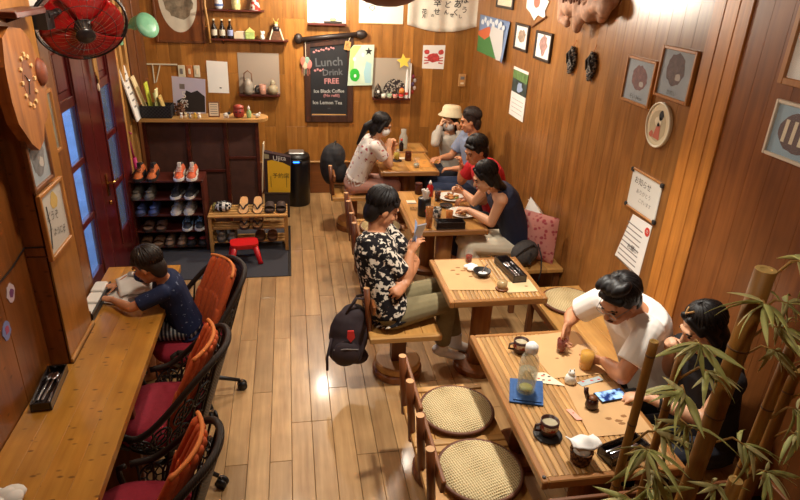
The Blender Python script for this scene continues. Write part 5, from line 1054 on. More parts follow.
# golden table
def plate(label, loc, r, sd, cols):
    t = thing('dinner_plate', label, 'plate', loc); MB().lathe([(r*.6, 0), (r*.65, .004), (r, .018), (r*.99, .021), (r*.62, .009), (0, .007)], n=30).build('plate', flat('plate_white', (226, 222, 210), .25), t, True); rr = random.Random(sd)
    for k in range(14):
        a, d = rr.uniform(0, 6.28), rr.uniform(0, r*.5); MB().ell((d*math.cos(a), d*math.sin(a), .018+rr.uniform(0, .012)), (rr.uniform(.015, .03), rr.uniform(.012, .025), .012), rotm('Z', rr.uniform(0, 180)), 8, 6).build('food_piece', flat('food_%s' % (cols[k % len(cols)],), cols[k % len(cols)], .5, noise=.2, nscale=60), t, True)
plate('white plate of browned food at the far side of the golden table', (1.43, 5.14, TH), .125, 3, [(150, 84, 36), (190, 130, 60), (120, 70, 34), (110, 120, 50)])
plate('white plate of orange food under the woman\'s hands', (1.43, 4.74, TH), .13, 5, [(186, 116, 60), (206, 160, 96), (160, 90, 50)])
t = thing('tissue_holder', 'tall black cylinder with white tissue and round emblem', 'tissue holder', (1.09, 4.74, TH)); MB().lathe([(.052, 0), (.055, .006), (.055, .15), (.05, .156), (.0, .157)], n=24).build('cylinder', M_black, t, True); m = MB(); rr = random.Random(5)
for k in range(7): m.cap((rr.uniform(-.02, .02), rr.uniform(-.02, .02), .15), (rr.uniform(-.04, .04), rr.uniform(-.03, .03), .20+rr.uniform(0, .03)), .02, .01, 8)
m.build('tissue', M_white, t, True); MB().prism(blob(16, .018, .018, 0, 0, 0, 2), 0, .002, Matrix(((1, 0, 0, .012), (0, 0, -1, -.0535), (0, 1, 0, .06), (0, 0, 0, 1)))).build('emblem', M_red, t)
t = thing('sauce_bottle', 'red squeeze sauce bottle on the golden table', 'bottle', (1.245, 5.22, TH)); MB().lathe([(.028, 0), (.03, .01), (.03, .09), (.016, .11), (.014, .115)], n=18).build('bottle', flat('ketchup', (190, 34, 28), .35), t, True); MB().lathe([(.017, .115), (.014, .128), (.004, .15)], n=14).build('cap', M_white, t, True)
t = thing('spice_jar', 'brown glass spice jar at the far corner of the golden table', 'jar', (1.15, 5.28, TH)); MB().lathe([(.034, 0), (.037, .01), (.036, .075), (.03, .085)], n=18).build('jar', flat('brown_glass', (74, 34, 20), .15), t, True); MB().lathe([(.033, .085), (.033, .105), (0, .106)], n=18).build('lid', M_dark, t)
glass('cola_glass', 'glass of dark drink beside the red sauce bottle', 'glass', (1.285, 5.08, TH), .033, .11, (86, 34, 20), .8)
t = thing('patterned_cup', 'white cup with black pattern on the golden table', 'cup', (1.19, 4.68, TH)); MB().lathe([(.03, 0), (.034, .01), (.038, .085), (.034, .085), (.03, .012), (0, .01)], n=18).build('cup', two('cup_print', (206, 200, 190), (40, 44, 46), 'noise', 30, .46, .54, .4), t, True); MB().lathe([(.033, .07), (0, .071)], n=18).build('drink', flat('cup_drink', (90, 70, 50), .3), t)
glass('juice_glass', 'glass of orange juice in front of the woman in navy', 'glass', (1.285, 4.63, TH), .036, .11, (214, 130, 50), .7)
glass('beer_glass', 'tall glass of amber beer at the near left of the golden table', 'glass', (1.07, 4.455, TH), .036, .2, (190, 112, 36), .9, .8)
caddy('black cutlery box along the near edge of the golden table', (1.245, 4.455, TH), PI/2, .095, .24, .06)
flatthing('napkin', 'folded white napkin on the left of the golden table', 'napkin', [(1.0, 5.09), (1.0, 5.02), (1.08, 5.02), (1.08, 5.09)], TH+.0005, M_white, .006, extra=lambda t, z: MB().box(-.035, .035, -.03, .03, z, z+.002).build('fold', M_cream, t))
t = thing('small_dish', 'small dark sauce dish behind the hands', 'dish', (1.33, 4.93, TH)); MB().lathe([(.04, 0), (.05, .012), (.06, .018), (.05, .016), (0, .008)], n=20).build('dish', M_black, t, True); MB().lathe([(.04, .0125), (0, .0128)], n=16).build('sauce', M_soy, t)
t = thing('spectacles', 'pair of folded spectacles on the golden table', 'spectacles', (1.04, 4.88, TH)); 
for s in (-1, 1): MB().tube([(.022*s+.018*math.cos(a), .018*math.sin(a), .012) for a in [2*PI*i/14 for i in range(14)]], .002, 5, close=True).build('lens_rim', M_ink, t)
MB().tube([(-.04, 0, .012), (-.045, -.02, .004), (.04, -.03, .004)], .002, 5).build('temple', M_ink, t)
# far tables
glass('cocktail_glass', 'glass of yellow drink in front of the girl in the mask', 'glass', (1.12, 6.36, TH+.0085), .035, .12, (206, 180, 70), .7)
t = thing('coaster', 'dark coaster under the yellow drink', 'coaster', (1.12, 6.36, TH)); MB().lathe([(.058, 0), (.06, .004), (.058, .008), (0, .008)], n=20).build('coaster', M_ink, t); MB().lathe([(.0585, .002), (.061, .004), (.0585, .006)], n=20).build('rim', M_brown, t)
t = thing('spice_jar', 'dark lidded spice jar in the middle of the girl\'s table', 'jar', (1.25, 6.37, TH)); MB().lathe([(.035, 0), (.038, .01), (.036, .07), (.03, .08)], n=18).build('jar', MATS['brown_glass'], t, True); MB().lathe([(.034, .08), (.034, .1), (0, .101)], n=18).build('lid', M_dark, t)
glass('water_glass', 'clear glass of water at the near edge of the girl\'s table', 'glass', (1.29, 6.10, TH), .036, .11, (196, 196, 176), .4)
flatthing('placemat', 'orange-brown paper placemat on the girl\'s table', 'placemat', [(1.34, 6.4), (1.34, 6.12), (1.47, 6.12), (1.47, 6.4)], TH+.0005, flat('orange_kraft', (206, 140, 60), .8), extra=marks(M_kink, [(0, 0), (.02, .05)], .02))
t = thing('carafe', 'tall clear carafe on the last table', 'carafe', (1.28, 6.86, TH)); MB().lathe([(.045, 0), (.05, .01), (.05, .14), (.03, .18), (.032, .23)], n=20).build('carafe', glassy('carafe_glass', (214, 216, 206), .4), t, True); MB().lathe([(.045, .006), (.045, .11), (0, .111)], n=20).build('water', glassy('water', (200, 206, 180), .35), t, True)
t = thing('paper_cup', 'white cup on the last table by the girl\'s hands', 'cup', (1.14, 6.82, TH)); MB().lathe([(.03, 0), (.04, .10), (.037, .10), (.028, .006), (0, .005)], n=18).build('cup', M_white, t, True); MB().lathe([(.036, .05), (.0375, .052), (.0395, .07)], n=18).build('dark_band', M_ink, t)
t = thing('sauce_bottle', 'dark soy bottle on the last table', 'bottle', (1.24, 6.76, TH)); MB().lathe([(.024, 0), (.026, .01), (.026, .08), (.012, .1), (.012, .12)], n=16).build('bottle', MATS['dark_glass'], t, True); MB().lathe([(.014, .12), (.014, .14), (0, .141)], n=12).build('cap', M_red, t)
flatthing('napkin', 'white folded napkin beside the dark jar', 'napkin', [(1.17, 6.47), (1.17, 6.41), (1.24, 6.41), (1.24, 6.47)], TH+.0005, M_white, .006, extra=lambda t, z: MB().box(-.03, .03, -.025, .025, z, z+.002).build('fold', M_cream, t))
# bags and cushions on the bench
t = thing('throw_pillow', 'pink paisley pillow on the bench against the wall', 'pillow', (1.985, 4.455, .4215))
def pil_(c, w, h, d, rx):
    m = MB(); M = rotm('X', rx)
    m.grid(lambda u, v: M @ V(((u-.5)*w, d*.5*(math.sin(PI*u)*math.sin(PI*v))**.45, (v)*h)), 14, 14); m.grid(lambda u, v: M @ V(((.5-u)*w, -d*.5*(math.sin(PI*u)*math.sin(PI*v))**.45, (v)*h)), 14, 14); return m
o = pil_(0, .40, .41, .15, 0).build('pillow', two('paisley_pink', (170, 70, 78), (206, 140, 130), 'voronoi', 26, .25, .45, .8, distort=.03), t, True); o.rotation_euler = (0, 0, math.radians(-48))
t = thing('throw_pillow', 'white pillow half hidden behind the woman in navy', 'pillow', (2.10, 4.80, .4215)); o = pil_(0, .36, .36, .15, 0).build('pillow', M_white, t, True); o.rotation_euler = (0, math.radians(-12), math.radians(90)); MB().tube([V((0, -.15, .345)), V((.0, .15, .345))], .005, 6).build('piping', M_cream, t)
M_cap = flat('grey_bag', (74, 70, 68), .8, noise=.15, nscale=50)
t = thing('handbag', 'small dark grey bag with strap on the bench end', 'bag', (1.86, 4.305, .4215), math.radians(15)); m = MB(); m.ell((0, 0, .115), (.13, .075, .115)); m.build('bag_body', M_cap, t, True); MB().tube([(-.11, -.04, .12), (-.06, -.07, .19), (.03, -.06, .21), (.10, -.03, .14)], .006, 6).build('zip', M_ink, t, True); MB().tube([(.09, -.04, .2), (.1, -.1, .1), (.08, -.14, .0), (.06, -.14, -.12)], .006, 6).build('strap', M_ink, t, True); MB().tube([(0, -.08, .15), (.0, -.085, .05)], .01, 6).build('tab', M_ink, t)
t = thing('backpack', 'dark burgundy-black backpack with red tag hanging on the floral man\'s chair', 'backpack', (.335, 3.46, .18)); M_bp = flat('backpack_black', (44, 30, 34), .8, noise=.25, nscale=12, bump=.2)
m = MB(); m.ell((0, .0, .20), (.135, .10, .20)); m.ell((-.02, -.05, .12), (.125, .08, .12)); m.ell((.03, .02, .34), (.09, .08, .08)); m.ell((.06, -.03, .05), (.075, .07, .05)); remeshed(m, 'pack_body', M_bp, t, .012, 3)
m = MB(); m.ell((-.03, -.115, .13), (.095, .04, .095)); m.build('front_pocket', M_bp, t, True); MB().tube([(-.11, -.125, .17), (-.03, -.152, .19), (.05, -.135, .17)], .004, 6).build('zip', M_grey, t)
MB().prism([(-.02, 0), (.02, 0), (.028, -.05), (0, -.085), (-.024, -.05)], -.006, .006, Matrix(((1, 0, 0, .0), (0, 0, -1, -.125), (0, 1, 0, .31), (0, 0, 0, 1)))).build('red_tag', flat('tag_red', (200, 44, 40), .6), t)
MB().tube([(-.02, -.03, .38), (.04, -.04, .50), (.10, -.02, .48), (.11, .04, .48), (.06, .06, .46), (.02, .04, .38)], .01, 6).build('strap', M_bp, t, True); MB().tube([(-.12, -.06, .22), (-.15, -.10, .1), (-.15, -.10, .0)], .009, 6).build('hanging_strap', M_bp, t, True)
t = thing('backpack', 'black backpack on the chair behind the girl in the mask', 'backpack', (.40, 6.40, .47)); m = MB(); m.ell((0, 0, .20), (.11, .17, .22)); m.ell((.05, 0, .3), (.12, .15, .14)); m.ell((.1, -.02, .12), (.1, .12, .12)); remeshed(m, 'pack_body', flat('pack_black', (26, 24, 28), .8), t, .012, 3); MB().tube([(.02, -.1, .38), (.06, -.02, .46), (.03, .1, .38)], .01, 6).build('strap', M_black, t, True)
# ------------------------------------------------------------------ people
M_eye = flat('eye_dark', (30, 20, 18), .3); M_lip = flat('lips', (160, 90, 78), .5)
M_hair = flat('hair_black', (20, 15, 14), .48, noise=.3, nscale=120, spec=.3)
def hand(mb, wrist, d, n, thumb, s=1.0, curl=25, spread=7):
    """palm, four fingers of three joints and a thumb; n = out of the palm, thumb = side the thumb is on"""
    d = V(d).normalized(); n = V(n); n = (n-d*n.dot(d)).normalized(); l = V(thumb); l = (l-d*l.dot(d)-n*l.dot(n)).normalized()
    w = V(wrist)
    mb.cap(w, w+d*.045*s, .026*s, .036*s, 12, lat=l, k=.52); mb.cap(w+d*.045*s, w+d*.078*s, .038*s, .038*s, 12, lat=l, k=.42)
    for k, (o, L) in enumerate(((.030, .066), (.010, .076), (-.010, .071), (-.029, .056))):
        p = w+d*(.082-.006*abs(k-1.3))*s+l*o*s; a = math.radians((1.4-k)*spread); dd = d*math.cos(a)+l*math.sin(a); ang = 0
        for seg, fr in enumerate((.45, .31, .24)):
            ang += math.radians(curl*(.6, 1.1, .8)[seg]); e = dd*math.cos(ang)+n*math.sin(ang); q = p+e*L*fr*s
            mb.cap(p, q, (.0092-.0008*seg)*s, (.0085-.0008*seg)*s, 8); p = q
    p = w+d*.022*s+l*.028*s
    for seg, (L, a) in enumerate(((.036, 48), (.03, 32), (.024, 15))):
        e = (d*math.cos(math.radians(a))+l*math.sin(math.radians(a))+n*.35).normalized(); q = p+e*L*s; mb.cap(p, q, (.0125-.0015*seg)*s, (.0112-.0015*seg)*s, 8); p = q
def person(label, J, face, skin=None, shirt=None, pants=None, sleeve=.62, leg=.95, k=1.0, hs=1.0, vox=.0075, hair='short', hair_mat=None, hl={}, hr={}, shirt_len=-.10, wide=0, bare_shoulder=False, shoe=None, thick=1.0, neckline=.965, skirt=False):
    J = {a: V(b) for a, b in J.items()}; root = J['pelvis'].copy(); root.z = 0
    R = thing('person', label, 'person', root)
    g = {a: b-root for a, b in J.items()}
    up = V((0, 0, 1)); ls = (g['shL']-g['shR']).normalized(); fh = ((g['kneeL']+g['kneeR'])/2-g['pelvis']); fh.z = 0; fh.normalize(); lh = up.cross(fh).normalized()
    hipL, hipR = g['pelvis']+lh*.088*k, g['pelvis']-lh*.088*k
    P0, P1, P2 = g['pelvis'], g['chest'], g['neck']
    C = P1*2-(P0+P2)*.5
    def sp(t): return P0*(1-t)**2+C*2*t*(1-t)+P2*t*t if t >= 0 else P0+(C-P0).normalized()*t*.5
    def tors(mb, secs, inf=0.0, n=20):
        RR = []
        for t, hw, hd in secs:
            tan = (sp(min(1, t+.03))-sp(max(-.05, t-.03))).normalized(); la = lh.lerp(ls, max(0, min(1, t))); la = (la-tan*la.dot(tan)).normalized(); fr = la.cross(tan).normalized()
            c = sp(t); RR.append([c+la*((hw*k*thick+inf)*math.copysign(abs(math.cos(a))**.85, math.cos(a)))+fr*((hd*k*thick+inf)*math.copysign(abs(math.sin(a))**.9, math.sin(a))) for a in [2*PI*i/n for i in range(n)]])
        mb.rings(RR)
    secs = [(-.16, .12, .085), (0, .16, .112), (.25, .148, .105), (.5, .15, .108), (.72, .165, .112), (.88, .15, .092), (.97, .085, .065), (1.03, .058, .055)]
    f = V(face).normalized(); le = up.cross(f).normalized(); uh = f.cross(le); H = g['head']; Mh = Matrix((f, le, uh)).transposed(); M4 = Mh.to_4x4(); S_ = hs*.94
    def hp(x, y, z): return H+Mh @ V((x*S_, y*S_, z*S_))
    def he(mb, c, r, nu=14, nv=10): mb.ell(hp(*c), [q*S_ for q in r], M4, nu, nv)
    b = MB(); tors(b, secs)
    he(b, (-.012, 0, .035), (.098, .077, .098)); he(b, (.03, 0, -.035), (.064, .062, .085)); he(b, (.055, 0, -.085), (.036, .038, .036)); he(b, (.01, 0, -.06), (.06, .066, .05))
    b.cap(hp(.09, 0, .012), hp(.112, 0, -.028), .009*S_, .0145*S_, 8); he(b, (.083, .0, .03), (.018, .055, .014))
    for s in (-1, 1): he(b, (-.002, s*.079, -.006), (.021, .011, .034)); he(b, (.072, s*.035, -.03), (.022, .022, .02))
    he(b, (.094, 0, -.062), (.012, .024, .008))
    b.cap(g['neck']+(g['pelvis']-g['neck']).normalized()*.03, hp(-.018, 0, -.045), .056*k, .05*hs, 12)
    for s, sh, el, ha, hk in (('L', 'shL', 'elL', 'haL', hl), ('R', 'shR', 'elR', 'haR', hr)):
        d = (g[ha]-g[el]).normalized(); wr = g[ha]-d*.05*k
        b.cap(g['neck'].lerp(g[sh], .35)-up*.03, g[sh], .06*k, .058*k); b.cap(g[sh], g[el], .053*k*thick, .041*k*thick, 12); b.cap(g[el], g[el].lerp(wr, .35), .041*k*thick, .042*k*thick, 12); b.cap(g[el].lerp(wr, .35), wr, .042*k*thick, .027*k, 12)
        hd = V(hk.get('d', d)); nn = V(hk.get('n', (0, 0, -1))); th = V(hk.get('t', le if s == 'R' else -le)); hand(b, wr, hd, nn, th, hk.get('s', k), hk.get('curl', 28), hk.get('spread', 7))
    for s, hip in (('L', hipL), ('R', hipR)):
        kn, an = g['knee'+s], g['an'+s]; b.cap(hip, kn, .083*k, .058*k, 12); b.cap(kn, kn.lerp(an, .35), .057*k, .055*k, 12); b.cap(kn.lerp(an, .35), an, .055*k, .037*k, 12)
        fd = V(J.get('toe'+s, J['an'+s]+(fh+V((0, 0, -.05)))*.15))-root-an; fd.normalize(); b.cap(an-fd*.03*k-up*.02*k, an+fd*.14*k-up*.04*k, .038*k, .032*k, 12, lat=up.cross(fd), k=.8)
    body = remeshed(b, 'body', skin or M_skin, R, vox, 4, .45)
    # clothing
    if shirt:
        m = MB(); tt = [(shirt_len, .172, .128), (0, .172, .126), (.25, .160, .118), (.5, .163, .122), (.72, .178, .126), (.88, .165, .106), (neckline, .092 if not bare_shoulder else .115, .07), (neckline+.02, .082 if not bare_shoulder else .10, .065)]
        tors(m, tt, .006)
        for sh, el, ha in (('shL', 'elL', 'haL'), ('shR', 'elR', 'haR')):
            (m.cap(g['neck'].lerp(g[sh], .42)-up*.032, g[sh].lerp(g['neck'], .25 if bare_shoulder else 0), .063*k, .05*k if bare_shoulder else .068*k))
            if sleeve > 0:
                e1 = g[sh].lerp(g[el], min(1, sleeve)); m.cap(g[sh], e1, .069*k*thick, (.068 if sleeve < 1 else .054)*k*thick, 14, flat1=(sleeve < 1))
                if sleeve > 1:
                    e2 = g[el].lerp(g[ha], min(.92, sleeve-1)); m.cap(g[el], e2, .053*k, .04*k, 12, flat1=True)
        remeshed(m, 'shirt', shirt, R, vox, 3, .4)
    if pants:
        m = MB(); tors(m, [(-.18, .13+wide, .1+wide), (-.02, .172+wide, .122+wide), (.10, .165+wide, .118+wide), (.16, .15, .11)], .004)
        for s, hip in (('L', hipL), ('R', hipR)):
            kn, an = g['knee'+s], g['an'+s]; m.cap(hip, kn if leg > .5 else hip.lerp(kn, leg*2), .095*k+wide, (.07 if leg > .5 else .082)*k+wide, 14, flat1=(leg <= .5))
            if leg > .5: m.cap(kn, kn.lerp(an, min(1, (leg-.5)*2)), .07*k+wide, .056*k+wide, 14, flat1=True)
        if skirt:
            a, c = (hipL+hipR)/2, (g['kneeL']+g['kneeR'])/2; m.cap(a-up*.01, c+up*.0, .15*k, .13*k, 16, lat=lh, k=.62); m.cap(c, c+V((0, 0, -.28))-fh*.02, .13*k, .17*k, 16, flat1=True, lat=lh, k=.7)
        remeshed(m, 'skirt' if skirt else 'trousers', pants, R, vox, 3, .4)
    if shoe:
        for s in 'LR':
            an = g['an'+s]; fd = V(J.get('toe'+s, J['an'+s]+(fh+V((0, 0, -.05)))*.15))-root-an; fd.normalize(); m = MB(); m.cap(an-fd*.03*k-up*.02*k, an+fd*.145*k-up*.04*k, .044*k, .037*k, 12, lat=up.cross(fd), k=.8); m.cap(an+up*.07*k, an-up*.02*k, .046*k, .044*k, 12, flat0=True); remeshed(m, 'sock', shoe, R, .008, 3)
    # face details
    for s in (-1, 1):
        m = MB(); he(m, (.0875, s*.033, .004), (.007, .0115, .0036), 8, 6); m.build('eye', M_eye, R, True)
        m = MB(); m.tube([hp(.094, s*.016, .026), hp(.093, s*.036, .032), hp(.08, s*.055, .024)], .0045*S_, 6); m.build('eyebrow', hair_mat or M_hair, R, True)
    m = MB(); he(m, (.101, 0, -.063), (.008, .022, .006), 10, 6); m.build('mouth', M_lip, R, True)
    # hair
    m = MB(); r = random.Random(hash(label) % 1000 if False else len(label))
    if hair:
        he(m, (-.022, 0, .052), (.102, .087, .092)); he(m, (-.06, 0, -.02), (.056, .077, .095))
        for s in (-1, 1): he(m, (-.016, s*.066, .035), (.052, .024, .062))
        vol = {'short': 1.0, 'quiff': 1.0, 'thin': .5}.get(hair, .85)
        for q in range(0):
            a, e = r.uniform(0, 2*PI), r.uniform(.25, 1.45); c = V((math.cos(e)*math.cos(a), math.cos(e)*math.sin(a), math.sin(e)))
            if c.x > .55 and c.z < .5: continue
            p = (-.022+.1*c.x, .085*c.y, .05+.09*c.z); he(m, p, (.024*vol, .011*vol, .012*vol), 7, 5)
        if hair in ('short', 'quiff'):
            for q in range(9): y = -.06+.015*q; he(m, (.062-.02*abs(q-4)/4, y, .088-.006*abs(q-4)), (.035, .018, .02), 7, 5)
        if hair == 'quiff':
            for q in range(12): he(m, (.03-.012*(q % 3), -.06+.011*q, .125+.008*(q % 2)), (.05, .026, .03), 8, 6)
        if hair in ('long', 'pony', 'bob'):
            for s in (-1, 1): m.cap(hp(.02, s*.072, .06), hp(-.02, s*.084, -.05), .022*S_, .026*S_); m.cap(hp(.06, s*.03, .098), hp(.04, s*.075, .03), .02*S_, .018*S_)
            he(m, (-.07, 0, -.06), (.05, .075, .09))
        if hair == 'long': m.cap(hp(-.06, 0, -.05), g['chest'].lerp(g['neck'], .75)-f*.06, .075*S_, .06*S_, 12, lat=le, k=.55)
        if hair == 'pony': m.cap(hp(-.10, 0, .02), hp(-.16, 0, -.06), .034*S_, .04*S_); m.cap(hp(-.16, 0, -.06), hp(-.19, 0, -.28), .04*S_, .015*S_)
        if hair == 'bob':
            for s in (-1, 1): m.cap(hp(-.03, s*.08, -.02), hp(-.02, s*.08, -.13), .032*S_, .03*S_)
        remeshed(m, 'hair', hair_mat or M_hair, R, .0065, 3, .5)
        st = MB()
        for q in range(190):
            a = r.uniform(0, 2*PI); wv = (1-(math.cos(a)+1)/2)**.8; pm = math.radians((46 if hair != 'thin' else 40)+78*wv+r.uniform(-9, 9)); a2 = a+r.uniform(-.25, .25); pts = []; rad = 1.0+r.uniform(-.01, .045)*vol
            for k_ in range(6):
                ph = math.radians(4)+pm*k_/5*(1 if q % 3 else 1); aa = a+(a2-a)*k_/5; lift = 1.0+.10*(hair == 'quiff')*max(0, math.cos(aa))*math.sin(PI*min(1, k_/5+.1))
                pts.append(hp(-.024+.104*rad*lift*math.sin(ph)*math.cos(aa), .089*rad*math.sin(ph)*math.sin(aa), .052+.094*rad*lift*math.cos(ph)))
            st.tube(pts, [.007*S_, .008*S_, .0078*S_, .007*S_, .0055*S_, .002*S_], 5)
        st.build('hair_strands', hair_mat or M_hair, R, True)
    R_ = {'root': R, 'hp': hp, 'he': he, 'S': S_, 'g': g, 'M': Mh}
    return R_
def mask(P, mat):
    m = MB(); P['he'](m, (.045, 0, -.045), (.068, .072, .058)); remeshed(m, 'face_mask', mat, P['root'], .007, 2)
    for s in (-1, 1): MB().tube([P['hp'](.03, s*.07, -.03), P['hp'](-.005, s*.085, .01)], .0025, 5).build('ear_loop', mat, P['root'])
def specs(P, mat):
    for s in (-1, 1):
        MB().tube([P['hp'](.104, s*.036+.026*math.cos(a), .0+.02*math.sin(a)) for a in [2*PI*i/16 for i in range(16)]], .0022, 5, close=True).build('lens_rim', mat, P['root'])
        MB().tube([P['hp'](.10, s*.062, .006), P['hp'](.0, s*.088, .008)], .002, 5).build('temple', mat, P['root'])
    MB().tube([P['hp'](.106, -.01, .004), P['hp'](.106, .01, .004)], .002, 5).build('bridge', mat, P['root'])

M_fair = flat('skin_fair', (216, 164, 128), .5, noise=.04, nscale=9); M_tan = flat('skin_warm', (190, 130, 92), .5, noise=.05, nscale=9)
M_tee = flat('white_tee', (236, 230, 222), .85, noise=.03, nscale=10, bump=.1)
# man in the white tee
P = person('man in white t-shirt and glasses leaning over the nearest table', dict(head=(1.61, 2.465, 1.135), neck=(1.735, 2.53, 1.06), chest=(1.83, 2.54, .86), pelvis=(1.97, 2.50, .505), shL=(1.75, 2.37, 1.0), elL=(1.60, 2.29, .80), haL=(1.565, 2.48, .79), shR=(1.645, 2.70, 1.0), elR=(1.555, 2.80, .86), haR=(1.455, 2.665, .865), kneeL=(1.60, 2.38, .53), kneeR=(1.60, 2.62, .53), anL=(1.66, 2.38, .09), anR=(1.66, 2.62, .09)),
    (-.80, -.34, -.50), M_tan, M_tee, flat('black_shorts', (26, 26, 30), .8), .72, .42, 1.04, 1.06, .0065, 'quiff', None, hl=dict(d=(-.35, .75, -.35), n=(-.7, -.2, -.6), t=(0, .2, 1), curl=38), hr=dict(d=(-.35, -.45, -.8), n=(.3, -.7, -.1), t=(-.6, -.3, .3), curl=34, spread=6), thick=1.04)
specs(P, flat('steel_rim', (150, 150, 150), .3, .8))
for s in (-1, 1): MB().tube([P['hp'](.106, s*.004, -.05), P['hp'](.098, s*.026, -.056)], .0035, 5).build('moustache', M_hair, P['root'])
# man in the black floral shirt
M_flor = two('black_floral', (226, 214, 196), (24, 20, 24), 'edge', 15, .05, .075, .85, distort=.10)
M_flor = two('leaf_print', (22, 19, 22), (216, 204, 186), 'noise', 30, .535, .565, .85, distort=.05)
P = person('man in black floral shirt sitting with a phone', dict(head=(.565, 3.655, 1.20), neck=(.525, 3.66, 1.045), chest=(.535, 3.60, .82), pelvis=(.60, 3.55, .515), shR=(.52, 3.50, .99), elR=(.71, 3.49, .765), haR=(.755, 3.58, .965), shL=(.60, 3.83, .98), elL=(.80, 3.70, .79), haL=(.68, 3.395, .75), kneeR=(1.02, 3.56, .545), anR=(1.03, 3.62, .12), kneeL=(1.06, 3.78, .55), anL=(1.15, 3.70, .12), toeL=(1.30, 3.68, .08), toeR=(1.19, 3.60, .08)),
    (.88, .12, -.40), M_tan, M_flor, flat('olive_cotton', (126, 114, 82), .9, noise=.08, nscale=30), .78, .93, 1.05, 1.08, .007, 'short', None, hr=dict(d=(.45, .35, .8), n=(.7, .4, -.4), t=(-.3, .8, .2), curl=30), hl=dict(d=(-.6, -.55, -.2), n=(-.4, .5, -.6), t=(0, -.2, 1), curl=40), shirt_len=-.12, shoe=flat('white_sock', (226, 222, 216), .9), thick=1.06)
t = thing('phone', 'pale blue-white phone held up by the man in the floral shirt', 'phone', (.785, 3.60, .985)); Mp = Matrix.Rotation(math.radians(-28), 4, 'X') @ Matrix.Rotation(math.radians(48), 4, 'Y') @ Matrix.Rotation(math.radians(25), 4, 'Z')
o = MB().bev(-.004, .004, -.037, .037, 0, .15, .003).build('case', flat('phone_silver', (170, 180, 200), .3), t); o.matrix_local = Matrix.Translation((0, 0, .005)) @ Matrix.Rotation(math.radians(-62), 4, 'Z') @ Matrix.Rotation(math.radians(22), 4, 'Y')
o2 = MB().bev(-.0052, -.0041, -.034, .034, .004, .146, .0004).build('screen', flat('phone_screen', (150, 180, 220), .2, emit=.35), t); o2.matrix_local = o.matrix_local.copy()
# woman in navy
P = person('woman in navy sleeveless top eating at the golden table', dict(head=(1.50, 4.43, 1.15), neck=(1.625, 4.50, 1.035), chest=(1.755, 4.53, .84), pelvis=(1.90, 4.58, .505), shL=(1.625, 4.36, .985), elL=(1.585, 4.42, .765), haL=(1.42, 4.66, .81), shR=(1.605, 4.66, .99), elR=(1.56, 4.84, .79), haR=(1.46, 4.99, .865), kneeL=(1.47, 4.50, .53), kneeR=(1.47, 4.68, .53), anL=(1.44, 4.58, .09), anR=(1.44, 4.72, .09)),
    (-.90, .12, -.45), M_fair, flat('navy_top', (30, 36, 62), .85, noise=.08, nscale=20), flat('cream_skirt', (228, 216, 190), .9, noise=.05, nscale=14, bump=.1), 0, .8, .95, .98, .007, 'long', None, hl=dict(d=(-.6, .6, -.1), n=(-.1, -.1, -1), t=(-.5, .2, .8), curl=40), hr=dict(d=(-.7, .2, .2), n=(-.3, -.8, -.3), t=(0, 0, 1), curl=60), shirt_len=-.12, bare_shoulder=True, skirt=True)
# man in red
P = person('man in red t-shirt looking down at the golden table', dict(head=(1.60, 5.06, 1.19), neck=(1.70, 5.12, 1.06), chest=(1.80, 5.15, .85), pelvis=(1.93, 5.18, .505), shL=(1.74, 4.95, 1.0), elL=(1.66, 4.90, .78), haL=(1.48, 4.93, .80), shR=(1.68, 5.31, 1.0), elR=(1.60, 5.43, .79), haR=(1.58, 5.40, .98), kneeL=(1.50, 5.08, .53), kneeR=(1.50, 5.28, .53), anL=(1.52, 5.08, .09), anR=(1.52, 5.28, .09)),
    (-.88, -.30, -.40), M_tan, flat('red_tee', (190, 22, 32), .85, noise=.05, nscale=12), flat('dark_trousers', (36, 38, 48), .85), .66, .9, 1.04, 1.04, .008, 'short', None, hr=dict(d=(-.25, 0, 1), n=(-1, 0, 0), t=(0, -1, 0), curl=45), hl=dict(d=(-.9, .1, -.2), n=(0, 0, -1), t=(0, .8, 0), curl=40))
# man in grey-blue beyond
P = person('man in grey-blue shirt turned to the person in the hat', dict(head=(1.815, 6.03, 1.235), neck=(1.87, 6.04, 1.09), chest=(1.90, 6.05, .85), pelvis=(1.93, 6.06, .505), shL=(1.90, 5.87, 1.03), elL=(1.82, 5.80, .80), haL=(1.60, 5.92, .76), shR=(1.83, 6.21, 1.03), elR=(1.70, 6.24, .80), haR=(1.52, 6.16, .80), kneeL=(1.48, 5.96, .53), kneeR=(1.48, 6.16, .53), anL=(1.52, 5.96, .09), anR=(1.52, 6.16, .09)),
    (-.92, .18, -.22), M_tan, flat('grey_blue_shirt', (122, 132, 156), .85, noise=.06, nscale=14), flat('blue_jeans', (44, 56, 84), .85, noise=.15, nscale=40), .7, .9, 1.02, 1.03, .008, 'thin', flat('hair_dark_brown', (42, 30, 25), .5, noise=.3, nscale=60, spec=.3))
# person in the bucket hat
M_sweat = flat('pale_grey_knit', (176, 168, 156), .9, noise=.06, nscale=30, bump=.1)
P = person('person in cream bucket hat and grey sweater adjusting a face mask', dict(head=(1.735, 6.52, 1.115), neck=(1.765, 6.56, .99), chest=(1.80, 6.60, .80), pelvis=(1.85, 6.65, .505), shR=(1.62, 6.62, .94), elR=(1.555, 6.42, .90), haR=(1.625, 6.49, 1.11), shL=(1.90, 6.52, .93), elL=(1.86, 6.34, .84), haL=(1.80, 6.42, 1.08), kneeL=(1.52, 6.44, .53), kneeR=(1.44, 6.58, .53), anL=(1.52, 6.42, .09), anR=(1.44, 6.56, .09)),
    (-.62, -.76, -.12), M_fair, M_sweat, flat('dark_trousers', (36, 38, 48), .85), 1.85, .9, .93, .98, .008, 'bob', None, hr=dict(d=(.3, .0, 1), n=(.8, -.2, 0), t=(0, -1, .2), curl=55), hl=dict(d=(-.3, .1, 1), n=(-.8, 0, 0), t=(0, -1, .2), curl=55))
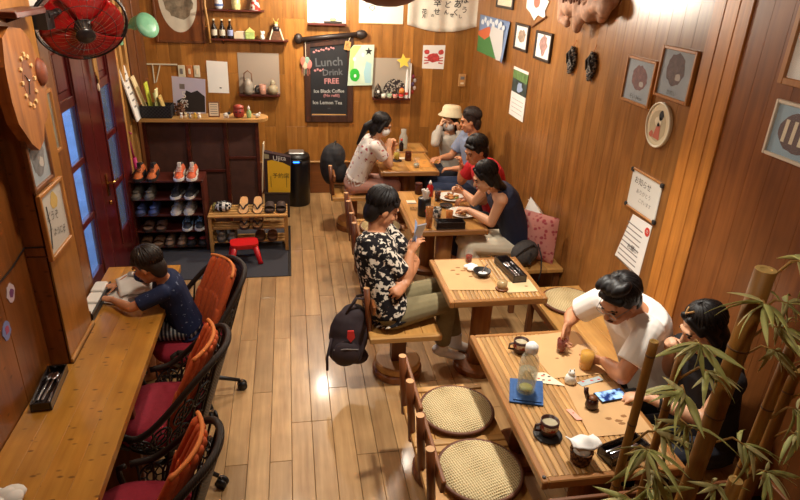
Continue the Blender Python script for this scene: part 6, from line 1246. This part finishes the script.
mask(P, flat('mask_grey', (190, 188, 184), .9))
H4 = Matrix.Translation(P['hp'](-.025, 0, .098)) @ P['M'].to_4x4() @ Matrix.Rotation(math.radians(-10), 4, 'Y')
m = MB(); m.lathe([(.145, -.03), (.148, -.025), (.108, .01), (.102, .06), (.085, .082), (.0, .088)], n=28); m.lathe([(.143, -.032), (.102, .005), (.09, .02)], n=28, close=False); m.v = [tuple(H4 @ V(v)) for v in m.v]; m.build('bucket_hat', flat('hat_cream', (212, 196, 160), .9, noise=.05, nscale=40, bump=.15), P['root'], True)
# girl in the mask
P = person('girl in white flowered blouse and mask at the far table', dict(head=(.905, 6.08, 1.17), neck=(.855, 6.11, 1.035), chest=(.755, 6.16, .83), pelvis=(.645, 6.22, .515), shR=(.83, 5.98, .98), elR=(.99, 6.03, .775), haR=(.985, 6.08, .98), shL=(.85, 6.24, .98), elL=(1.01, 6.26, .79), haL=(1.06, 6.14, .96), kneeR=(1.07, 6.10, .53), kneeL=(1.08, 6.28, .53), anR=(1.04, 6.10, .09), anL=(1.05, 6.28, .09)),
    (.93, -.05, -.30), M_fair, two('pink_flower_blouse', (226, 218, 210), (150, 50, 64), 'noise', 26, .60, .63, .85), flat('dusty_pink_trousers', (186, 138, 122), .9, noise=.05, nscale=14), .62, .95, .92, .97, .008, 'pony', None, shirt_len=.14, hr=dict(d=(.05, .1, 1), n=(.2, .6, 0), t=(0, .8, .2), curl=50), hl=dict(d=(-.1, -.2, 1), n=(-.3, -.6, 0), t=(0, -.6, .2), curl=50))
mask(P, flat('mask_white', (222, 220, 216), .9))
# woman with dark hair behind the bamboo
P = person('woman with dark hair and dark top half hidden by the bamboo', dict(head=(1.90, 2.20, 1.115), neck=(1.955, 2.19, .995), chest=(1.99, 2.16, .80), pelvis=(2.02, 2.12, .505), shR=(1.92, 2.32, .94), elR=(1.92, 2.38, .74), haR=(1.83, 2.28, .955), shL=(1.98, 2.02, .93), elL=(1.86, 1.98, .75), haL=(1.64, 2.19, .765), kneeL=(1.68, 1.98, .53), kneeR=(1.68, 2.20, .53), anL=(1.70, 1.98, .09), anR=(1.70, 2.20, .09)),
    (-.86, .10, -.42), M_fair, flat('black_top', (30, 26, 28), .85), flat('dark_trousers', (36, 38, 48), .85), .4, .9, .95, 1.0, .007, 'long', None, hr=dict(d=(-.3, -.1, .9), n=(-.2, -.9, 0), t=(.6, -.3, .2), curl=55), hl=dict(d=(-.85, .4, -.15), n=(0, 0, -1), t=(.2, .7, .2), curl=22))
MB().tube([P['g']['haL'].lerp(P['g']['elL'], .33)+V((.03*math.cos(a)*.6, .036*math.cos(a), .034*math.sin(a))) for a in [2*PI*i/16 for i in range(16)]], .007, 6, close=True).build('watch_strap', M_black, P['root'])
MB().tube([P['hp'](.03, -.02, .14), P['hp'](.06, 0, .125), P['hp'](.03, .03, .142)], .006, 6).build('hair_clip', flat('clip_tan', (170, 130, 80), .4), P['root'])
# boy at the counter
P = person('boy in navy t-shirt leaning on the counter', dict(head=(-.825, 3.30, 1.02), neck=(-.765, 3.345, .925), chest=(-.725, 3.37, .78), pelvis=(-.665, 3.39, .565), shR=(-.79, 3.46, .89), elR=(-1.00, 3.58, .81), haR=(-1.10, 3.50, .785), shL=(-.755, 3.24, .87), elL=(-.93, 3.21, .80), haL=(-1.08, 3.36, .785), kneeL=(-.90, 3.33, .56), kneeR=(-.90, 3.45, .56), anL=(-.90, 3.34, .25), anR=(-.90, 3.46, .25)),
    (-.92, .22, -.45), M_tan, two('navy_specks', (34, 44, 78), (120, 130, 160), 'noise', 40, .66, .70, .85), two('plaid_shorts', (50, 54, 62), (170, 172, 170), 'wave', 14, .55, .8, .85, stretch=(1, 1.6, 1)), .75, .45, .68, .88, .0065, 'short', flat('hair_boy', (34, 24, 20), .5, noise=.3, nscale=60), hl=dict(d=(-.8, .4, 0), s=.75, curl=18), hr=dict(d=(-.8, -.3, 0), s=.75, curl=18))
# ------------------------------------------------------------------ bamboo in the near right corner
t = thing('planter_box', 'dark wooden planter box holding the bamboo poles', 'planter', (1.47, 1.46, 0)); w, d, h = .50, .22, .70
for s in (-1, 1):
    for k in range(4):
        z0 = .02+.17*k
        MB().bev(-w, w, s*d-(.02 if s > 0 else 0), s*d+(.02 if s < 0 else 0), z0, z0+.167, .004).build('board', M_brownx, t); MB().bev(s*w-(.02 if s > 0 else 0), s*w+(.02 if s < 0 else 0), -d+.021, d-.021, z0, z0+.167, .004).build('board', M_browny, t)
MB().box(-w+.02, w-.02, -d+.02, d-.02, .02, .60).build('soil', flat('dark_soil', (44, 30, 22), .95, noise=.4, nscale=40, bump=.6), t)
M_culm = wood('bamboo_culm_olive', (186, 134, 60), (134, 88, 38), 'z', rough=.5, per=.22, spec=.3)
M_node = flat('culm_node', (96, 62, 30), .5); M_twig = flat('twig', (170, 130, 66), .6); M_cut = flat('culm_cut', (214, 180, 110), .6)
M_leaf = flat('bamboo_leaf', (184, 188, 112), .5, noise=.25, nscale=12); M_leaf2 = flat('bamboo_leaf_pale', (206, 200, 138), .5, noise=.2, nscale=12)
LR = random.Random(21)
def leaf_mesh(L, wd, mat, droop):
    m = MB(); rows = [(0, .12), (.18, .8), (.42, 1), (.68, .72), (.88, .32), (1, .02)]; vs = []; fs = []
    for u, k in rows:
        z = -droop*u*u*L; vs += [(u*L, -wd*k, z+wd*k*.35), (u*L, 0, z), (u*L, wd*k, z+wd*k*.35)]
    n = len(vs); vs += [(x, y, z-.0009) for x, y, z in vs]
    for i in range(len(rows)-1):
        a = i*3
        for j in (0, 1): fs.append((a+j, a+3+j, a+4+j, a+1+j)); fs.append((n+a+j, n+a+1+j, n+a+4+j, n+a+3+j))
        fs.append((a, n+a, n+a+3, a+3)); fs.append((a+2, a+5, n+a+5, n+a+2))
    return m.add(vs, fs).mesh('leaf', mat, True)
LEAVES = [leaf_mesh(.125, .010, M_leaf, .35), leaf_mesh(.10, .0085, M_leaf2, .25), leaf_mesh(.14, .0105, M_leaf, .5), leaf_mesh(.085, .008, M_leaf2, .4)]
def pole(label, x, y, z0, top, r, lean=(0, 0), sprays=(), nodes=None):
    t = thing('bamboo_pole', label, 'bamboo', (x, y, z0), group='bamboo poles in the planter'); H = top-z0; ax = lambda z: V((lean[0]*z, lean[1]*z, z))
    pts = []; rr = []; ns = nodes or [q for q in [i*.27+.12 for i in range(8)] if q < H-.03]
    zz = sorted([0, H]+[q for n in ns for q in (n-.012, n, n+.012) if 0 < q < H])
    for q in zz: pts.append(ax(q)); rr.append(r*(1.05 if q in ns else 1.0))
    MB().tube(pts, rr, 14).build('culm', M_culm, t, True); 
    for q in ns: MB().tube([ax(q-.003), ax(q+.003)], r*1.06, 14).build('node_ring', M_node, t, True)
    c = MB(); c.lathe([(r*.96, 0), (r*.96, .002), (r*.55, .0022), (r*.5, -.002), (0, -.002)], n=14); c.build('cut_end', M_cut, t, False, ax(H+.0005))
    for (sx, sz, sy, n, direction) in sprays:
        b = thing('branch', None, None, (0, 0, 0)); b.parent = t; tip = V((sx-x, sy-y, sz-z0)); a = ax(max(.05, min(H-.02, tip.z-.10))); mid = (a+tip)/2+V((0, -.01, .05))
        MB().tube([a, mid, tip], [.005, .004, .0025], 6).build('twig', M_twig, b, True)
        base = math.atan2(direction[1], direction[0])
        n = int(n*1.6)
        for q in range(n):
            o = bpy.data.objects.new('leaf', LR.choice(LEAVES)); COL.objects.link(o); o.parent = b
            f = (q/(n-1)-.5)*2; yaw = base+f*1.6+LR.uniform(-.35, .35); pit = LR.uniform(-.35, .7)
            p = mid.lerp(tip, LR.uniform(.3, 1.02)); o.location = p; s = LR.uniform(.7, 1.15); o.scale = (s, s, s); o.rotation_euler = (LR.uniform(-.9, .9), pit, yaw)
    return t
pole('slim dark bamboo pole standing before the phone, leftmost of the group', 1.075, 1.44, .61, 1.59, .0145, (0.012, 0), [(1.11, 1.22, 1.36, 9, (-.4, -1)), (1.17, 1.26, 1.40, 8, (1, -.4)), (1.14, 1.14, 1.34, 9, (.4, -1)), (1.10, 1.00, 1.36, 9, (-.3, -1)), (1.20, 1.02, 1.38, 7, (1, -.6))])
pole('short slim bamboo pole in front of the dark-haired woman', 1.235, 1.50, .61, 1.50, .0145, (.01, 0), [(1.24, 1.58, 1.42, 9, (-.6, -.8)), (1.20, 1.42, 1.38, 9, (-1, -.5)), (1.30, 1.48, 1.40, 8, (.6, -1)), (1.26, 1.28, 1.38, 7, (-.3, -1))])
pole('thickest tall bamboo pole with a pale cut top', 1.375, 1.45, .61, 1.82, .032, (.03, 0), [(1.38, 1.74, 1.38, 7, (-1, -.3)), (1.49, 1.64, 1.40, 10, (1, -.3)), (1.46, 1.74, 1.38, 8, (1, -.5)), (1.52, 1.86, 1.42, 10, (1, -.2)), (1.42, 1.02, 1.36, 7, (.3, -1))])
pole('reddish mid bamboo pole just right of the thickest one', 1.475, 1.53, .61, 1.62, .019, (.01, .01), [(1.55, 1.52, 1.44, 9, (.8, -.8)), (1.53, 1.15, 1.40, 9, (.8, -.6))])
pole('low cut bamboo stub at the foot of the thickest pole', 1.465, 1.35, .61, 1.06, .024, (0, 0), [(1.50, .96, 1.30, 8, (.5, -1))], [.2])
pole('slanting bamboo pole at the right of the planter', 1.58, 1.46, .61, 1.52, .02, (.04, .0), [(1.68, 1.30, 1.40, 9, (1, -.4)), (1.66, 1.02, 1.40, 8, (.6, -1)), (1.70, 1.48, 1.42, 8, (1, -.2))])
pole('rearmost bamboo pole close to the right wall', 1.74, 1.54, .61, 1.36, .022, (.02, 0), [(1.76, 1.14, 1.44, 8, (.2, -1)), (1.82, 1.32, 1.44, 7, (.8, -.6))])
